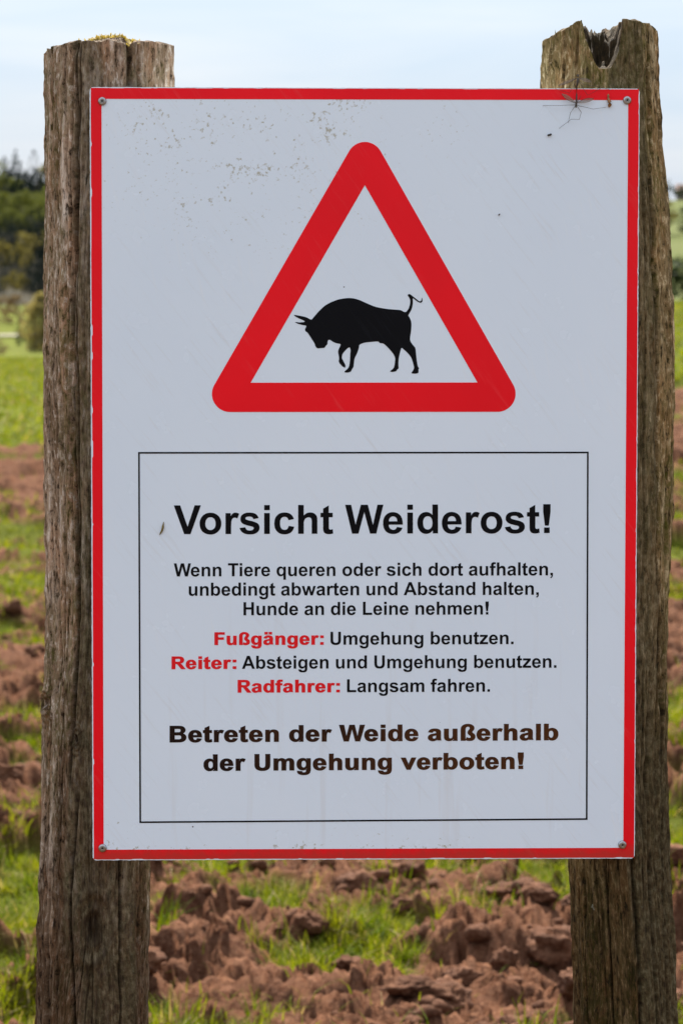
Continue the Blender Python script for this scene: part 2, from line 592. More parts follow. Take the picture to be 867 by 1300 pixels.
def scatter_grass():
    V, F, off = [], [], 0
    def add(xs, ys, ln, wd, sink=0.012, ph=None):
        nonlocal off
        z = terrain(xs, ys) + relief(xs, ys, cover(xs, ys)) - sink
        v, f = blades(xs, ys, z, ln, wd, 0.15 + 1.0 * rng.random(len(xs)), 3, ph)
        V.append(v); F.append(f + off); off += len(v)
    # near tufts: dense clumps of long blades
    for r0, r1, aw, ntuft, per, ln in ((5.8, 8.2, 0.20, 560, 80, 0.072), (8.2, 12, 0.19, 1300, 55, 0.072), (12, 20, 0.18, 3000, 22, 0.085), (20, 33, 0.17, 3600, 12, 0.10), (33, 56, 0.17, 3600, 8, 0.12)):
        r = np.sqrt(r0 * r0 + (r1 * r1 - r0 * r0) * rng.random(ntuft * 3))
        a = (rng.random(ntuft * 3) * 2 - 1) * aw
        xs, ys = r * np.sin(a), -3.3 + r * np.cos(a)
        ok = cover(xs, ys) > 0.02 + 0.35 * rng.random(len(xs)) ** 2
        xs, ys, r = xs[ok][:ntuft], ys[ok][:ntuft], r[ok][:ntuft]
        sc = 0.5 + 0.8 * rng.random(len(xs)) ** 1.5
        xi = np.repeat(xs, per); yi = np.repeat(ys, per); si = np.repeat(sc, per); ri = np.repeat(r, per)
        sp = 0.030 * si * np.clip(ri / 12, 1, 3)
        ox, oy = rng.normal(size=len(xi)), rng.normal(size=len(xi))
        px = xi + ox * sp
        py = yi + oy * sp
        pd = np.arctan2(oy, ox) + rng.normal(size=len(xi)) * 0.8
        add(px, py, ln * si * (0.45 + 0.75 * rng.random(len(px))), np.clip(ri * 0.00046, 0.0036, 0.02) * (0.7 + 0.6 * rng.random(len(px))), 0.012, pd)
    # single sprouts on the bare soil
    r = 5.8 + 20 * rng.random(2600) ** 1.6
    a = (rng.random(2600) * 2 - 1) * 0.2
    xs, ys = r * np.sin(a), -3.3 + r * np.cos(a)
    add(xs, ys, 0.03 + 0.05 * rng.random(len(xs)), np.clip(r * 0.0005, 0.004, 0.02), 0.006)
    # the field beyond
    n = 60000
    r = np.sqrt(50 ** 2 + (150 ** 2 - 50 ** 2) * rng.random(n))
    a = (rng.random(n) * 2 - 1) * 0.17
    xs, ys = r * np.sin(a), -3.3 + r * np.cos(a)
    add(xs, ys, 0.10 + 0.12 * rng.random(n), 0.05 + 0.03 * rng.random(n), 0.03)
    me = raw_mesh('grass', np.concatenate(V), np.concatenate(F), False)
    nb = len(me.polygons) // 3
    me.materials.append(leaf_mat('spring_grass', (0.060, 0.095, 0.003), (0.155, 0.165, 0.006), 0.5, 6.0))
    me.materials.append(leaf_mat('dry_grass', (0.26, 0.19, 0.09), (0.38, 0.30, 0.16), 0.35, 6.0))
    me.polygons.foreach_set('material_index', np.repeat((rng.random(nb) < 0.07).astype(np.int32), 3))
    return me
tag(link(bpy.data.objects.new('grass', scatter_grass())), 'bright green grass tufts sprouting from the ploughed soil', 'grass', kind='stuff')

# ------------------------------------------------------------------ far vegetation
M_SPRUCE = leaf_mat('spruce_needles', (0.013, 0.022, 0.020), (0.022, 0.034, 0.025), 0.08, 0.5)
M_SPRING = leaf_mat('spring_leaves', (0.068, 0.082, 0.024), (0.105, 0.115, 0.034), 0.35, 0.5)
M_BUD = leaf_mat('budding_twigs', (0.10, 0.085, 0.036), (0.14, 0.125, 0.045), 0.42, 0.5)
M_PINK = leaf_mat('rusty_buds', (0.16, 0.105, 0.075), (0.20, 0.15, 0.085), 0.25, 1.0)
M_OLIVE = leaf_mat('olive_bush_leaves', (0.20, 0.17, 0.09), (0.26, 0.22, 0.12), 0.5, 0.8)
M_HEDGE = leaf_mat('dark_hedge_leaves', (0.022, 0.036, 0.016), (0.04, 0.055, 0.022), 0.15, 0.8)
M_BARK = plain('grey_bark', (0.07, 0.055, 0.045), 0.9)

def leaf_quads(cent, size, n, rs):
    """n randomly turned small leaf-clump faces around each centre"""
    V = []
    for (c, rad) in cent:
        d = rs.normal(size=(n, 3))
        d /= np.linalg.norm(d, axis=1)[:, None]
        p = np.array(c) + d * (np.array(rad) * (0.45 + 0.62 * rs.random((n, 1)) ** 0.6))
        u = rs.normal(size=(n, 3)); u /= np.linalg.norm(u, axis=1)[:, None]
        w_ = np.cross(u, rs.normal(size=(n, 3))); w_ /= np.linalg.norm(w_, axis=1)[:, None]
        s = size * (0.6 + 0.9 * rs.random((n, 1)))
        V.append(np.stack([p - u * s, p + w_ * s * 0.62, p + u * s, p - w_ * s * 0.62], 1))
    V = np.concatenate(V).reshape(-1, 3)
    return V, np.arange(len(V)).reshape(-1, 4)

def crown_broad(h, rs, clumps=26, n=46, spread=0.30, low=0.30):
    cent = []
    for k in range(clumps):
        t = rs.random()
        zc = h * (low + (0.93 - low) * t)
        rr = h * spread * math.sin(math.pi * min(0.98, 0.15 + 0.83 * t)) ** 0.7
        an = rs.random() * 6.283
        q = rr * math.sqrt(rs.random())
        cr_ = h * (0.07 + 0.06 * rs.random())
        cent.append(((q * math.cos(an), q * math.sin(an), zc), (cr_, cr_, cr_ * 0.8)))
    return leaf_quads(cent, h * 0.026, n, rs)

def crown_spruce(h, rs, tiers=17, n=16):
    cent = []
    for k in range(tiers):
        t = k / (tiers - 1)
        zc = h * (0.12 + 0.86 * t)
        rr = h * 0.25 * (1 - t) ** 0.8 + h * 0.008
        m = max(3, int(14 * (1 - t)))
        for j in range(m):
            an = 6.283 * (j + rs.random()) / m
            q = rr * (0.55 + 0.5 * rs.random())
            cent.append(((q * math.cos(an), q * math.sin(an), zc - 0.10 * q), (h * 0.045 * (1.2 - t), h * 0.045 * (1.2 - t), h * 0.022)))
    return leaf_quads(cent, h * 0.018, n, rs)

def trunk_mesh(h, rs, top=0.8):
    bm = bmesh.new()
    tube_bm(bm, [(0, 0, -0.4), (0.01 * h, 0, h * 0.25), (-0.01 * h, 0.01 * h, h * 0.5), (0, 0, h * top)], [h * 0.02, h * 0.015, h * 0.010, h * 0.003], 7)
    for k in range(6):
        z0 = h * (0.28 + 0.07 * k)
        an = rs.random() * 6.283
        l_ = h * 0.17
        tube_bm(bm, [(0, 0, z0), (l_ * 0.5 * math.cos(an), l_ * 0.5 * math.sin(an), z0 + l_ * 0.4), (l_ * math.cos(an), l_ * math.sin(an), z0 + l_ * 0.9)], [h * 0.007, h * 0.005, h * 0.002], 5)
    me = bpy.data.meshes.new('trunk')
    bm.to_mesh(me)
    bm.free()
    return me

def ground_z(x, y):
    return float(terrain(x, y))

PROTO = {}
def tree_thing(kind, name, px, d, h, label, group, seed, cat='tree'):
    """a tree standing at distance d; px is its column in the photograph"""
    x = (px - 433.5) / FPX * d
    y = d - 3.3
    key = (kind, seed)
    r = empty(name, (x, y, ground_z(x, y)), (0, 0, (seed * 1.7 + px) % 6.28))
    if key not in PROTO:
        rs = np.random.default_rng(seed)
        if kind == 'spruce':
            v, f = crown_spruce(1.0, rs); m = M_SPRUCE
        elif kind == 'spring':
            v, f = crown_broad(1.0, rs); m = M_SPRING
        elif kind == 'bud':
            v, f = crown_broad(1.0, rs, 26, 44, 0.30, 0.22); m = M_BUD
        elif kind == 'shrub':
            v, f = crown_broad(1.0, rs, 90, 44, 0.34, 0.04); m = M_OLIVE
        elif kind == 'pink':
            v, f = crown_broad(1.0, rs, 32, 60, 0.55, 0.08); m = M_PINK
        else:
            v, f = crown_broad(1.0, rs, 26, 50, 0.40, 0.10); m = M_HEDGE
        cm = raw_mesh('crown', v, f, False)
        cm.materials.append(m)
        tm = trunk_mesh(1.0, rs)
        tm.materials.append(M_BARK)
        PROTO[key] = (cm, tm)
    cm, tm = PROTO[key]
    link(bpy.data.objects.new('crown', cm), r)
    link(bpy.data.objects.new('trunk', tm), r)
    r.scale = (h, h, h)
    return tag(r, label, cat, group)

# trees of the left hillside that show beside the post
LS = 'dark spruce standing among the forest trees on the left hillside'
LG = 'yellow green spring tree in the bright row across the left hillside forest'
LB = 'olive brown budding tree in the lower half of the left hillside forest'
k = 0
HROW_D = [440, 475, 505, 550, 600, 640, 680, 735, 770, 815, 900]
HROW_H = [2.4, 3.0, 4.0, 6.6, 7.6, 9.0, 11.2, 15, 15, 17, 16]
for (kind, px, d, f_) in (
    ('spruce', 8, 815, 1.12), ('spruce', 20, 805, 1.0), ('spruce', -8, 812, 1.0), ('spruce', 34, 812, 0.88), ('spruce', 47, 815, 0.9), ('spruce', 60, 812, 0.95), ('spring', 5, 775, 0.93), ('spring', 22, 772, 0.86),
    ('spruce', 1, 828, 0.9), ('spruce', 14, 826, 0.95), ('spruce', 27, 828, 0.86), ('spruce', 40, 827, 0.84), ('spruce', 53, 829, 0.88), ('spruce', 14, 790, 0.86), ('spruce', 29, 792, 0.82), ('spruce', 41, 790, 0.84), ('spruce', 54, 791, 0.88),
    ('spruce', -4, 738, 0.92), ('spruce', 11, 742, 0.90), ('spruce', 24, 735, 0.93), ('spruce', 36, 740, 1.02), ('spruce', 48, 738, 1.05), ('spruce', 60, 738, 1.08), ('spruce', 17, 722, 0.85), ('spruce', 42, 724, 0.9), ('spruce', 55, 722, 0.95), ('spruce', 30, 722, 0.9),
    ('spring', -6, 680, 0.95), ('spring', 7, 672, 1.05), ('spring', 20, 684, 0.98), ('spring', 31, 676, 1.06), ('spring', 43, 682, 0.97), ('spring', 55, 676, 1.0), ('spring', 14, 655, 0.85), ('spring', 38, 657, 0.85), ('spring', 26, 652, 0.75), ('spring', 51, 650, 0.8),
    ('spruce', -2, 606, 1.1), ('spruce', 8, 612, 1.0), ('spruce', 17, 602, 1.15), ('spruce', 25, 610, 1.0), ('spruce', 34, 604, 1.1), ('spruce', 43, 611, 1.2), ('spruce', 52, 606, 1.3), ('spruce', 61, 604, 1.2),
    ('bud', 5, 545, 1.0), ('bud', 30, 562, 1.05), ('bud', 41, 552, 1.15), ('spruce', 18, 558, 1.25), ('bud', -8, 548, 1.0), ('spruce', 52, 550, 1.2), ('spruce', 60, 552, 1.2), ('bud', 36, 540, 0.8),
    ('spruce', 3, 512, 1.15), ('spruce', 13, 508, 1.3), ('spruce', 23, 512, 1.1), ('spruce', 33, 506, 1.1), ('spruce', 44, 510, 1.5), ('spruce', 53, 507, 1.5), ('spruce', 61, 507, 1.5),
    ('bud', 9, 476, 0.95), ('bud', 20, 480, 1.15), ('bud', 30, 474, 1.25), ('spruce', 40, 474, 1.5), ('spruce', 48, 470, 1.5), ('spruce', 0, 470, 1.2), ('spruce', 57, 470, 1.6)):
    h = f_ * float(np.interp(d, HROW_D, HROW_H))
    k += 1
    lab, grp, nm = {'spruce': (LS, 'dark spruces of the left hillside', 'spruce_tree'), 'spring': (LG, 'bright spring trees of the left hillside', 'broadleaf_tree'), 'bud': (LB, 'budding trees of the left hillside', 'budding_tree')}[kind]
    tree_thing(kind, nm, px, d, h, lab, grp, k % 3)

# the rest of the wood: one far-off mass
def forest_mass():
    V, F, MI, off = [], [], [], 0
    rs = np.random.default_rng(77)
    protos = [(crown_spruce(1.0, rs, 13, 7), 0), (crown_spruce(1.0, rs, 13, 7), 0), (crown_broad(1.0, rs, 18, 16), 1), (crown_broad(1.0, rs, 18, 14, 0.27, 0.26), 2)]
    for d in np.arange(440, 915, 19):
        aa = np.arange(-0.42, -0.012, max(2.2, 0.42 * float(np.interp(d, HROW_D, HROW_H))) / d)
        for a in aa:
            px = math.tan(a) * FPX + 433.5
            if -16 < px < 66 and d < 790:
                continue
            dd = d + rs.normal() * 6
            x, y = dd * math.tan(a) + rs.normal() * 1.5, dd - 3.3
            pick = rs.random()
            ki = (0 if pick < 0.35 else 1 if pick < 0.62 else 2 if pick < 0.8 else 3)
            if 655 < d < 695: ki = 2
            if d < 470: ki = 3
            if d > 790: ki = int(rs.random() < 0.5)
            h = float(np.interp(d, HROW_D, HROW_H)) * (0.85 + 0.4 * rs.random())
            (v, f), mi = protos[ki]
            an = rs.random() * 6.28
            c, s = math.cos(an), math.sin(an)
            p = np.stack([v[:, 0] * c - v[:, 1] * s, v[:, 0] * s + v[:, 1] * c, v[:, 2]], 1) * h + (x, y, ground_z(x, y))
            V.append(p); F.append(f + off); MI.append(np.full(len(f), mi)); off += len(p)
    me = raw_mesh('forest', np.concatenate(V), np.concatenate(F), False)
    for m in (M_SPRUCE, M_SPRING, M_BUD):
        me.materials.append(m)
    me.polygons.foreach_set('material_index', np.concatenate(MI).astype(np.int32))
    return me
tag(link(bpy.data.objects.new('forest', forest_mass())), 'mixed dark forest covering the hillside far behind the sign', 'forest', kind='stuff')

# shrubs by the farm track
tree_thing('pink', 'flowering_shrub', 24, 322, 3.3, 'pale rusty budding shrub behind the farm track, nearer the left post', 'shrubs along the farm track', 4, 'shrub')
tree_thing('pink', 'flowering_shrub', 5, 328, 3.0, 'pale rusty budding shrub behind the farm track at the left edge of the photo', 'shrubs along the farm track', 5, 'shrub')
tree_thing('shrub', 'tall_bush', 55, 212, 4.2, 'tall olive brown bush at the field edge right beside the left post', None, 6, 'bush')
tree_thing('pink', 'low_shrub', 1, 195, 1.0, 'low greyish pink shrub at the far edge of the bright green field', None, 8, 'shrub')
tree_thing('bush', 'small_bush', 27, 236, 1.5, 'small green bush on the bank below the pale farm track', None, 7, 'bush')

# right: hedge behind the field, hedgerow trees, farmhouse
def hedge_mesh(a0, a1, d, h, w_, seed, rough):
    rs = np.random.default_rng(seed)
    cent = []
    for a in np.arange(a0, a1, 0.55 / d):
        for j in range(9):
            dd = d + (rs.random() - 0.5) * w_
            x, y = dd * a, dd - 3.3
            hh = h * (0.65 + 0.5 * float(vnoise(a * d / 5.0, 3.1, seed=seed)))
            cent.append(((x, y, ground_z(x, y) + hh * (0.08 + 0.8 * rs.random())), (0.5, 0.5, 0.35)))
    return leaf_quads(cent, rough, 16, rs)
hd = empty('hedge', (0.13 * 158, 154.7, ground_z(0.13 * 158, 154.7)))
v, f = hedge_mesh(0.075, 0.24, 161, 3.1, 2.2, 3, 0.16)
v = v - np.array(hd.location)
obj('foliage', raw_mesh('foliage', v, f, False), M_HEDGE, hd)
tag(hd, 'dark hedge along the far edge of the field beside the right post', 'hedge')

k = 0
for a in np.arange(0.080, 0.24, 0.0058):
    k += 1
    tree_thing('bush' if k % 3 else 'bud', 'hedgerow_tree', 433.5 + FPX * (a + 0.002 * math.sin(k * 7)), 690 + 8 * math.sin(k * 3.1), 6.8 + 1.5 * math.sin(k * 2.3), 'round grey green hedgerow tree between two pale fields on the right hillside', 'hedgerow trees on the right hillside', 10 + k % 3)
for k, a in enumerate(np.arange(0.082, 0.24, 0.006)):
    tree_thing('bush', 'skyline_tree', 433.5 + FPX * (a + 0.0015 * math.sin(k * 5)), 1075 + 10 * math.sin(k * 2.1), 6.2 + 1.3 * math.sin(k * 1.9), 'dark rounded tree on the skyline of the right hill', 'skyline trees on the right hill', 13 + k % 3)

def box(bm, x0, x1, y0, y1, z0, z1):
    vs = [bm.verts.new(p) for p in ((x0, y0, z0), (x1, y0, z0), (x1, y1, z0), (x0, y1, z0), (x0, y0, z1), (x1, y0, z1), (x1, y1, z1), (x0, y1, z1))]
    for q in ((0, 3, 2, 1), (4, 5, 6, 7), (0, 1, 5, 4), (1, 2, 6, 5), (2, 3, 7, 6), (3, 0, 4, 7)):
        bm.faces.new([vs[i] for i in q])

hx, hy = 0.1165 * 1100, 1096.0
house = empty('farmhouse', (hx, hy, ground_z(hx, hy)))
bm = bmesh.new(); box(bm, -6.5, 6.5, -4, 4, -1, 3.2); bm_obj('wall', bm, plain('brown_render', (0.26, 0.21, 0.17), 0.9), house, False)
bm = bmesh.new()
pr = [(-7, -4.6, 3.21), (7, -4.6, 3.21), (7, 4.6, 3.21), (-7, 4.6, 3.21), (-7, 0, 5.7), (7, 0, 5.7)]
vs = [bm.verts.new(p) for p in pr]
for q in ((0, 1, 5, 4), (2, 3, 4, 5), (0, 4, 3), (1, 2, 5), (3, 2, 1, 0)):
    bm.faces.new([vs[i] for i in q])
rf = bm_obj('roof', bm, plain('brown_red_tiles', (0.15, 0.072, 0.055), 0.85), house, False)
bm = bmesh.new(); box(bm, 2.2, 3.0, 0.6, 1.4, 4.5, 6.6); bm_obj('chimney', bm, plain('brick', (0.22, 0.11, 0.08), 0.9), rf, False)
mwin = plain('window_glass', (0.03, 0.035, 0.04), 0.15)
for wx in (-4.3, -1.4, 1.5, 4.4):
    bm = bmesh.new(); box(bm, wx - 0.5, wx + 0.5, -4.06, -4.003, 1.4, 2.9); bm_obj('window', bm, mwin, house, False)
tag(house, 'low farmhouse with a brown red roof on the skyline of the right hill', 'house')

# ------------------------------------------------------------------ wooden posts
def px_plane(px, py, yw):
    """the point of the vertical plane y = yw seen at pixel (px, py)"""
    c, s = math.cos(PITCH), math.sin(PITCH)
    u, v_ = (px - 433.5) / FPX, (650 - py) / FPX
    d = np.array([u, c + v_ * s, -s + v_ * c])
    t = (yw - CAM[1]) / d[1]
    return CAM + d * t

SIGN_LOC = Vector((0.02497, -0.01384, 0.95196))
SIGN_ROT = Euler((math.radians(0.394), math.radians(0.04), math.radians(1.459)))
def sign_back(x):
    return SIGN_LOC.y + (x - SIGN_LOC.x) * math.tan(SIGN_ROT.z) + 0.0034

def wood_mat(name, tone, moss_amt, ph, dark_below):
    """tones: dark, brown, grey, pale; noise runs along the fibre direction carried by the mesh"""
    t = NT(name)
    at = t.n('ShaderNodeAttribute')
    at.attribute_name = 'grain'
    def co(sc):
        m = t.n('ShaderNodeMapping')
        m.inputs['Scale'].default_value = sc
        m.inputs['Location'].default_value = (ph * 3.1, ph * 1.7, ph)
        t.l(at.outputs['Vector'], m.inputs[0])
        return m.outputs[0]
    A, B, C, D = tone
    fib = t.noise(co((1, 1, 0.06)), 430, 5, 0.7, 0.3)
    mid = t.noise(co((1, 1, 0.10)), 85, 5, 0.65, 0.5)
    flk = t.noise(co((1, 1, 0.33)), 210, 5, 0.72)
    mot = t.noise(co((1, 1, 0.22)), 30, 5, 0.7)
    hue = t.noise(co((1, 1, 0.30)), 55, 4, 0.7)
    c = t.ramp(mid, [(0.32, B), (0.45, tuple((x + y) / 2 for x, y in zip(B, C))), (0.56, C), (0.70, D)])
    c = t.mix(t.ramp(hue, [(0.46, 0.0), (0.62, 0.6)]), c, tuple(x * y for x, y in zip(C, (1.12, 0.88, 0.74))))
    c = t.mix(t.ramp(mot, [(0.36, 0.65), (0.50, 0.0)]), c, tuple((x + y) / 2 for x, y in zip(A, B)))
    c = t.mix(t.ramp(flk, [(0.54, 0.0), (0.66, 0.9)]), c, D)
    c = t.mix(t.ramp(flk, [(0.37, 0.95), (0.48, 0.0)]), c, tuple(x * 0.8 for x in A))
    c = t.mix(t.ramp(fib, [(0.33, 0.7), (0.46, 0.0)]), c, tuple(x * 0.6 for x in A))
    ms = t.noise(co((1, 1, 0.22)), 13, 5, 0.7)
    sp = t.noise(co((1, 1, 0.45)), 230, 4, 0.75)
    c = t.mix(t.math('MULTIPLY', t.ramp(ms, [(0.45, 0.0), (0.60, moss_amt)]), t.ramp(sp, [(0.42, 0.0), (0.56, 1.0)])), c, (0.10, 0.095, 0.014))
    # wood darker towards the foot, with a ragged edge along the fibres
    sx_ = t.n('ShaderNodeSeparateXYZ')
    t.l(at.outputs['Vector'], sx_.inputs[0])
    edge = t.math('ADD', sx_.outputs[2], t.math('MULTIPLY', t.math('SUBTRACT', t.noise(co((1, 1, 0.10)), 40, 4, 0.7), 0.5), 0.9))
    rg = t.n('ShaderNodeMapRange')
    for i_, v_ in enumerate((dark_below - 0.22, dark_below + 0.12, 1.0, 0.0)):
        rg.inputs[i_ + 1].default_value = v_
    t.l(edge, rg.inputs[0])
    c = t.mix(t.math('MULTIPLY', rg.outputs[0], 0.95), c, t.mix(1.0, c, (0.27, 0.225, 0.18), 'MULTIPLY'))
    li = t.noise(co((1, 1, 0.8)), 75, 3, 0.5)
    c = t.mix(t.ramp(li, [(0.74, 0.0), (0.77, 0.5)]), c, (0.36, 0.37, 0.30))
    bark_and_shade_c = t.ramp(t.noise(co((1, 1, 0.7)), 150, 4, 0.7), [(0.36, (0.022, 0.017, 0.010)), (0.50, (0.085, 0.068, 0.034)), (0.66, (0.20, 0.17, 0.10))])
    c = t.mix(t.math('MULTIPLY', t.attribute('bark'), 0.6), c, bark_and_shade_c)  # old bark strips, plus a shaded side painted on the lower right post
    c = t.mix(t.math('MULTIPLY', t.attribute('knot'), 0.7), c, tuple(x * 0.55 for x in A))
    t.set(Base_Color=c, Roughness=0.88, Specular_IOR_Level=0.15)
    h = t.math('ADD', t.math('MULTIPLY', fib, 0.5), t.math('ADD', t.math('MULTIPLY', flk, 0.8), t.math('MULTIPLY', mid, 0.6)))
    t.bump(h, 0.8, 0.004)
    return t.m

def post_mesh(edges, yc, top_fn, cracks, knots, seed, bark=(), rot=None, nth=620, nz=1150):
    """edges: rows (photo y, left x, right x); top_fn(x, y) gives the height of the sawn top"""
    ys = np.array([e[0] for e in edges], float)
    lx = np.array([e[1] for e in edges], float)
    rx = np.array([e[2] for e in edges], float)
    Lw = np.array([px_plane(a, b, yc) for a, b in zip(lx, ys)])
    Rw = np.array([px_plane(a, b, yc) for a, b in zip(rx, ys)])
    zz = Lw[:, 2]
    o = np.argsort(zz)
    zk, lk, rk = zz[o], Lw[o, 0], Rw[o, 0]
    def prof(z):
        l_, r_ = np.interp(z, zk, lk), np.interp(z, zk, rk)
        return (l_ + r_) / 2, (r_ - l_) / 2
    z_lo = -0.25
    ztop0 = 1.90
    vpar = np.concatenate([np.linspace(0, 0.42, 60)[:-1], np.linspace(0.42, 1, nz - 59)])
    # denser facing the camera: theta = 0 towards -y
    uu = np.linspace(-1, 1, nth, endpoint=False)
    th = math.pi * (0.72 * uu + 0.28 * uu ** 3)
    T, Vp = np.meshgrid(th, vpar)
    def surf(T, Z):
        cx, r = prof(Z)
        ct, st = -np.cos(T), np.sin(T)
        nx, ny = st, ct
        Tw = T + (fbm(Z / 0.22, np.sin(T) * 1.2 + np.cos(T), seed=seed + 41, oct=3) - 0.5) * 0.16
        for (t0, zc, rt, rz, dp) in knots:
            g_ = np.exp(-((Z - zc) / (1.5 * rz)) ** 2 - ((T - t0) / (1.5 * rt)) ** 2)
            Tw = t0 + (Tw - t0) * (1 + 0.75 * g_)
        sx, sy = np.sin(Tw) * 0.07, np.cos(Tw) * 0.07
        lump = (fbm(sx / 0.045 + seed, sy / 0.045, Z / 0.30, seed=seed, oct=2) - 0.5) * 0.012
        gr = fbm(sx / 0.0045, sy / 0.0045, Z / 0.11, seed=seed + 3, oct=3, gain=0.6)
        gr2 = fbm(sx / 0.013, sy / 0.013, Z / 0.20, seed=seed + 9, oct=3)
        flake = fbm(sx / 0.006, sy / 0.006, Z / 0.026, seed=seed + 13, oct=3, gain=0.6)
        dsp = lump + (gr - 0.5) * 0.0062 + (gr2 - 0.5) * 0.0080 + (flake - 0.5) * 0.0062
        # random fine vertical splits
        fr = vnoise(sx / 0.011 + 7, sy / 0.011, Z / 0.35, seed=seed + 21)
        dsp = dsp - 0.0045 * smooth(0.045, 0.0, np.abs(fr - 0.5)) * smooth(0.35, 0.6, vnoise(sx / 0.03, sy / 0.03, Z / 0.12, seed=seed + 23))
        for (t0, wob, z0, z1, wd, dp) in cracks:
            tc_ = t0 + wob * (fbm(Z / 0.13, Z * 0 + t0 * 9, seed=seed + 31, oct=3) - 0.5) * 2
            on = smooth(z0 - 0.04, z0 + 0.03, Z) * (1 - smooth(z1 - 0.03, z1 + 0.04, Z))
            jag = 0.6 + 0.8 * vnoise(Z / 0.02, Z * 0 + t0, seed=seed + 33)
            dsp = dsp - dp * on * np.exp(-((T - tc_) / (wd * jag)) ** 2)
        for (t0, zc, rt, rz, dp) in knots:
            q = np.sqrt(((T - t0) / rt) ** 2 + ((Z - zc) / rz) ** 2)
            rings_ = np.cos(q * 13) * 0.0022 * np.exp(-(q / 1.3) ** 2)
            dsp = dsp + rings_ - dp * np.exp(-(q / 0.45) ** 2) + 0.5 * dp * np.exp(-((q - 1.0) / 0.35) ** 2)
        rr = (r - 0.0012) + dsp
        x = cx + nx * rr
        y = yc + ny * rr
        return x, y, sx, sy
    # two passes so that the rim follows the uneven top
    xr, yr = surf(th, np.full_like(th, 1.83))[:2]
    ztop = top_fn(xr, yr)
    Z = z_lo + (ztop[None, :] - z_lo) * Vp
    X, Y, GX, GY = surf(T, Z)
    kn = np.zeros_like(Z)
    for (t0, zc, rt, rz, dp) in knots:
        q = np.sqrt(((T - t0) / rt) ** 2 + ((Z - zc) / rz) ** 2) * (0.85 + 0.3 * vnoise(Z / 0.01, T / 0.12, seed=seed + 51))
        kn = np.maximum(kn, np.maximum(smooth(0.55, 0.25, q), 0.75 * smooth(0.2, 1.0, np.cos(q * 13 + 0.4)) * smooth(1.35, 0.8, q)))
    GR = [np.stack([GX, GY, Z], -1).reshape(-1, 3)]
    # seat of the sign: the face is planed flat where the plate sits
    behind = (Z > 0.935) & (Z < 1.792) & (X > -0.275) & (X < 0.322)
    lim = SIGN_LOC.y + (X - SIGN_LOC.x) * math.tan(SIGN_ROT.z) + 0.0046
    Y = np.where(behind & (Y < lim), lim, Y)
    nr = len(vpar)
    V = [np.stack([X, Y, Z], -1).reshape(-1, 3)]
    i = np.arange(nr - 1)[:, None] * nth
    j = np.arange(nth)[None, :]
    jn = (j + 1) % nth
    Q = [np.stack([i + j, i + jn, i + nth + jn, i + nth + j], -1).reshape(-1, 4)]
    # sawn top
    cx, r = prof(1.83)
    last = (nr - 1) * nth
    off = nr * nth
    nc = 90
    bx, by = X[-1], Y[-1]
    mx_, my_ = bx.mean(), by.mean()
    for c in range(1, nc + 1):
        s = 1 - c / nc * 0.995
        px_, py_ = mx_ + (bx - mx_) * s, my_ + (by - my_) * s
        V.append(np.stack([px_, py_, top_fn(px_, py_)], 1))
        GR.append(np.stack([px_, py_, 0.35 * V[-1][:, 2]], 1))
        Q.append(np.stack([last + j[0], last + jn[0], off + jn[0], off + j[0]], -1))
        last = off
        off += nth
    me = raw_mesh('timber', np.concatenate(V), np.concatenate(Q))
    bk_ = np.zeros_like(Z)
    for (ta, tb, z0, z1) in bark:
        e_ = (vnoise(Z / 0.05, T * 0 + 3, seed=seed + 61) - 0.5) * 0.10
        bk_ = np.maximum(bk_, smooth(ta - 0.03, ta + 0.03, T + e_) * (1 - smooth(tb - 0.05, tb + 0.05, T + e_)) * smooth(z0 - 0.1, z0 + 0.05, Z) * (1 - smooth(z1 - 0.12, z1 + 0.12, Z + e_)))
    attr(me, 'bark', np.concatenate([bk_.ravel(), np.zeros(len(me.vertices) - bk_.size)]))
    attr(me, 'knot', np.concatenate([kn.ravel(), np.zeros(len(me.vertices) - kn.size) if rot is None else np.clip(np.concatenate([rot(v_[:, 0], v_[:, 1]) for v_ in V[1:]]), 0, 1)]))
    ga = me.attributes.new('grain', 'FLOAT_VECTOR', 'POINT')
    ga.data.foreach_set('vector', np.concatenate(GR).astype(np.float32).ravel())
    return me

def zpx(py, yw):
    return px_plane(433, py, yw)[2]

# --- left post
YL = 0.0555
edgesL = [(-80, 58, 219), (60, 57, 217.5), (110, 57, 217), (190, 58.5, 214), (300, 59, 211), (380, 57.5, 209), (440, 56.3, 208), (560, 57.5, 205), (640, 59, 203), (750, 60, 201), (800, 60.5, 200), (880, 56.8, 198), (960, 55.4, 196), (1035, 52.5, 194), (1105, 47.5, 192.5), (1180, 45.5, 191.5), (1300, 44.5, 190), (1450, 43, 189), (2600, 34, 180)]
def topL(x, y):
    xa, xm, xb, xc = (px_plane(p, 60, YL)[0] for p in (57, 100, 178, 217))
    z = np.interp(x, [xa, xa + 0.012, xm, xb, xc], [zpx(63, YL), zpx(61.5, YL), zpx(58, YL), zpx(55.5, YL), zpx(54.5, YL)])
    z = z - 0.004 * smooth(0.055, 0.075, np.hypot(x - (xa + xc) / 2, y - YL))
    z = z + (fbm(x / 0.012, y / 0.012, seed=4, oct=3) - 0.5) * 0.006
    return z - 0.005 * np.exp(-((x - px_plane(168, 60, YL)[0]) / 0.0035) ** 2) * smooth(0.0, -0.05, y - YL)
